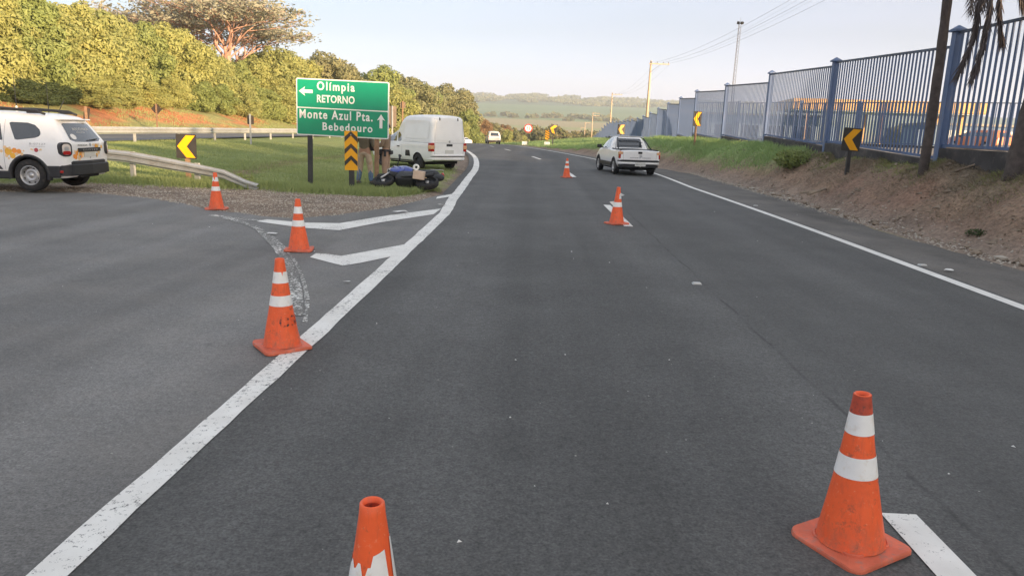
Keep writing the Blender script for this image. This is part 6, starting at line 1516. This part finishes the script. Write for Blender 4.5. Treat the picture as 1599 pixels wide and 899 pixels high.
hang(1530, -8, 1497, 112, 15.6, .10, .24, 300); hang(1549, -8, 1520, 118, 15.2, .05, .24, 300); hang(1562, -8, 1564, 62, 15.8, -.03, .22, 230); hang(1588, -25, 1598, 8, 15.4, .0, .3, 60)

# ---------------------------------------------------------------- shrub and weeds on the verge
def small_plant(x, y, R, H, n, size, label, mat, name='shrub', z=None):
    P = sphere_pts(n)*np.array([R, R, H*.5])*(rng.random(n)[:, None]**.4)+np.array([0, 0, H*.5]); V, F = leaf_quads(P, np.tile([[0, 0, .6]], (n, 1))+P*.5, size, .35, .7)
    t_ = empty(name, (x, y, gz(x, y)-.03), 0, label, 'shrub'); link('leaves', npmesh('leaves', V, F, [M[mat]]), t_)
    mb = MB()
    for k in range(7): a = k*.9; mb.tube([(0, 0, 0), (R*.3*math.cos(a), R*.3*math.sin(a), H*.5), (R*.7*math.cos(a), R*.7*math.sin(a), H*.85)], [.012, .008, .004], 4)
    mb.build('stem', M['twig'], t_)
y = 25.; x = xat(1242, y); small_plant(x, y, .62, .62, 900, .15, 'leafy green shrub in the verge grass below the blue post', 'leafg')
x, y = unproj(1528, 362, .25); small_plant(x, y, .22, .13, 260, .06, 'low green weed on the bare bank near the right edge', 'leafd')
x, y = unproj(372, 285, .05); small_plant(x, y, .5, .3, 420, .09, 'weedy tuft in front of the guardrail end', 'leafg')

# ---------------------------------------------------------------- grass
def blades(name, P, h, wd, lean, mat, label, cat):
    n = len(P); a = rng.uniform(0, 6.28, n); hh = h*(.5+rng.random(n)); ln = rng.normal(0, lean, (n, 2))*hh[:, None]
    wv = np.stack([np.cos(a), np.sin(a), np.zeros(n)], 1)*(wd*(.6+.8*rng.random(n)))[:, None]
    tip = P+np.concatenate([ln, hh[:, None]], 1); V = np.stack([P-wv*.5, P+wv*.5, tip], 1).reshape(-1, 3)
    return tag(link(name, npmesh(name, V, np.arange(3*n).reshape(n, 3), [M[mat]])), label, cat, kind='stuff')
def scatter(n, x0, x1, y0, y1, maskf, ybias=1.):
    x = rng.uniform(x0, x1, n); y = y0+(y1-y0)*rng.random(n)**ybias; k = rng.random(n) < maskf(x, y); x, y = x[k], y[k]; return np.stack([x, y, height(x, y)-.01], 1)
ml = lambda x, y: sm(-.15, .5, y-ygrass(x)+(fbm(x, y, .9)-.5)*.9)*sm(-.1, .4, xgrass(y)-x+(fbm(x+3, y, .8)-.5)*.7)*(x > -20.3)*(.35+.65*sm(.35, .6, fbm(x, y, 2.)))
blades('grass', scatter(230000, -20.5, -2.2, 17.5, 46, ml, 1.9), .085, .016, .5, 'grassb', 'short bright green grass of the island between the roads', 'grass')
mf = lambda x, y: np.exp(-((y-ygrass(x)-.55)/.5)**2)*(x > -12.5)*(x < -2.6)*(.3+.7*sm(.4, .6, fbm(x, y, .7)))
blades('grass', scatter(60000, -12.5, -2.6, 17.5, 20.5, mf), .15, .018, .5, 'grassb', 'longer ragged grass fringe along the gravel edge', 'grass')
mb_ = lambda x, y: sm(-.2, .8, bank0(y)-x-1.5)*sm(.40, .55, fbm(x+40, y, 5.))*(x > -45)
blades('grass', scatter(50000, -45, -28.5, 28, 110, mb_, 1.4), .16, .05, .5, 'grassb', 'thin grass patches on the orange embankment', 'grass')
u_ = lambda x, y: x-xc(y)-er(y)
mr = lambda x, y: sm(24., 29, y+(fbm(x, y, 2.2)-.5)*7)*sm(.7, 1.6, u_(x, y)+(fbm(x, y, 2.)-.5)*1.4)*(x < xfen(y)-.1)*(.25+.75*sm(.35, .6, fbm(x+8, y, 1.2)))
blades('verge_grass', scatter(420000, 1, 13, 23, 75, mr, 1.7), .17, .022, .6, 'grassv', 'dense green verge grass between the road and the blue fence', 'grass')
mr2 = lambda x, y: sm(.2, 1.2, u_(x, y))*(x < xfen(y))
blades('verge_grass', scatter(60000, -10, 14, 70, 150, mr2, 1.2), .22, .05, .6, 'grassv', 'rough grass of the far right verge around the round sign', 'grass')
md = lambda x, y: sm(.6, 2.0, u_(x, y))*sm(.36, .6, fbm(x, y, 1.1))*(x < xfen(y)-.05)*(1-sm(26, 30, y))*.8
blades('dry_grass', scatter(200000, 7, 10.2, 6, 30, md), .06, .010, 1.6, 'straw', 'flattened dry grass and straw over the bare bank', 'dry grass')
mg = lambda x, y: sm(1.2, 2.4, u_(x, y))*sm(.42, .55, fbm(x+31, y, 1.6))*(x < xfen(y)-.05)*(1-sm(26, 30, y))*.7
blades('sparse_grass', scatter(90000, 7, 10.2, 8, 30, mg), .08, .012, .9, 'leafg', 'sparse dark green grass on top of the bare bank', 'grass')
# gravel on the dirt and gutter
def gravel(P, s, mat, label):
    n = len(P); base = np.array([(1, 0, 0), (-.5, .87, 0), (-.5, -.87, 0), (0, 0, .7)]); fc = np.array([(0, 1, 3), (1, 2, 3), (2, 0, 3)])
    sz = s*(.4+rng.random(n)**2*1.6); a = rng.uniform(0, 6.28, n); c_, s_ = np.cos(a), np.sin(a)
    B = base[None]*(1+.5*(rng.random((n, 4, 3))-.5)); X_ = (B[..., 0]*c_[:, None]-B[..., 1]*s_[:, None])*sz[:, None]; Y_ = (B[..., 0]*s_[:, None]+B[..., 1]*c_[:, None])*sz[:, None]
    V = np.stack([X_, Y_, B[..., 2]*sz[:, None]], -1)+P[:, None, :]; F = (fc[None]+4*np.arange(n)[:, None, None]).reshape(-1, 3)
    return tag(link('gravel', npmesh('gravel', V.reshape(-1, 3), F, [M[mat]])), label, 'gravel', kind='stuff')
mgv = lambda x, y: ((y > yramp(x)-.25) & (y < ygrass(x)+.4))*.9
gravel(scatter(26000, -13, -2.4, 13, 19, mgv)+np.array([0, 0, .005]), .016, 'concrete', 'loose gravel on the dirt strip left of the road')
gravel(scatter(9000, 6.9, 8.2, 6, 40, lambda x, y: (u_(x, y) > -.25)*np.exp(-(u_(x, y)/.45)**2))+np.array([0, 0, .03]), .018, 'concrete', 'grit and crumbs along the right gutter')
P = scatter(5200, 6.9, 10.2, 6, 30, lambda x, y: (u_(x, y) > .1)*(x < xfen(y))*(.25+.75*sm(.45, .65, fbm(x+77, y, 1.2))))+np.array([0, 0, .03])
V, F = leaf_quads(P, np.tile([[0, 0, 1.]], (len(P), 1)), .075, .4, .25, .1)
tag(link('leaf_litter', npmesh('leaf_litter', V, F, [M['straw']])), 'dead leaves and straw scraps littering the bare bank', 'leaf litter', kind='stuff')
gravel(scatter(700, 6.9, 10.2, 6, 34, lambda x, y: (u_(x, y) > .1)*(x < xfen(y))*.8)+np.array([0, 0, .01]), .05, 'twig', 'clods and stones lying on the bare bank')
n = 110; P = np.stack([rng.uniform(-9, 7, n), 2+16*rng.random(n)**1.4, np.full(n, .006)], 1); gravel(P, .007, 'litter', 'tiny pale grit scattered on the asphalt')

# ---------------------------------------------------------------- unseen trees added behind the viewpoint, right, to shade the near road
for i, (x, y, H) in enumerate([(33, 3.5, 8.2), (34, -3, 9.2), (33, -10, 9.4), (35, -17, 9.0), (34, -25, 9.3), (36, -33, 9.), (34, -42, 9.2), (34, -51, 9.), (35, -60, 9.), (34, -70, 9.)]):
    k = i % 6; t_ = empty('tree', (x, y, .9), i*1.3, ORD[i]+' unseen leafy tree added behind the viewpoint for shade', 'tree', 'unseen trees added for shade behind the viewpoint'); o = link('crown', crown_of(k, 'leafg'), t_); o.scale = (1.05, 1.05, H/10); o2 = link('trunk', tkme, t_)

# ---------------------------------------------------------------- air
hz = MB().box((0, 1400, 75), (7000, 3500, 220)).build('haze', [])
HAZE = .00026
hm, t, b = nodes('haze_air'); t.nodes.remove(b); pv = N(t, 'ShaderNodeVolumePrincipled'); pv.inputs['Color'].default_value = (.88, .94, 1, 1); pv.inputs['Density'].default_value = HAZE; pv.inputs['Anisotropy'].default_value = .2
t.links.new(pv.outputs[0], t.nodes['Material Output'].inputs['Volume']); hz.data.materials.append(hm); tag(hz, 'pale evening haze filling the valley', 'haze', kind='stuff')
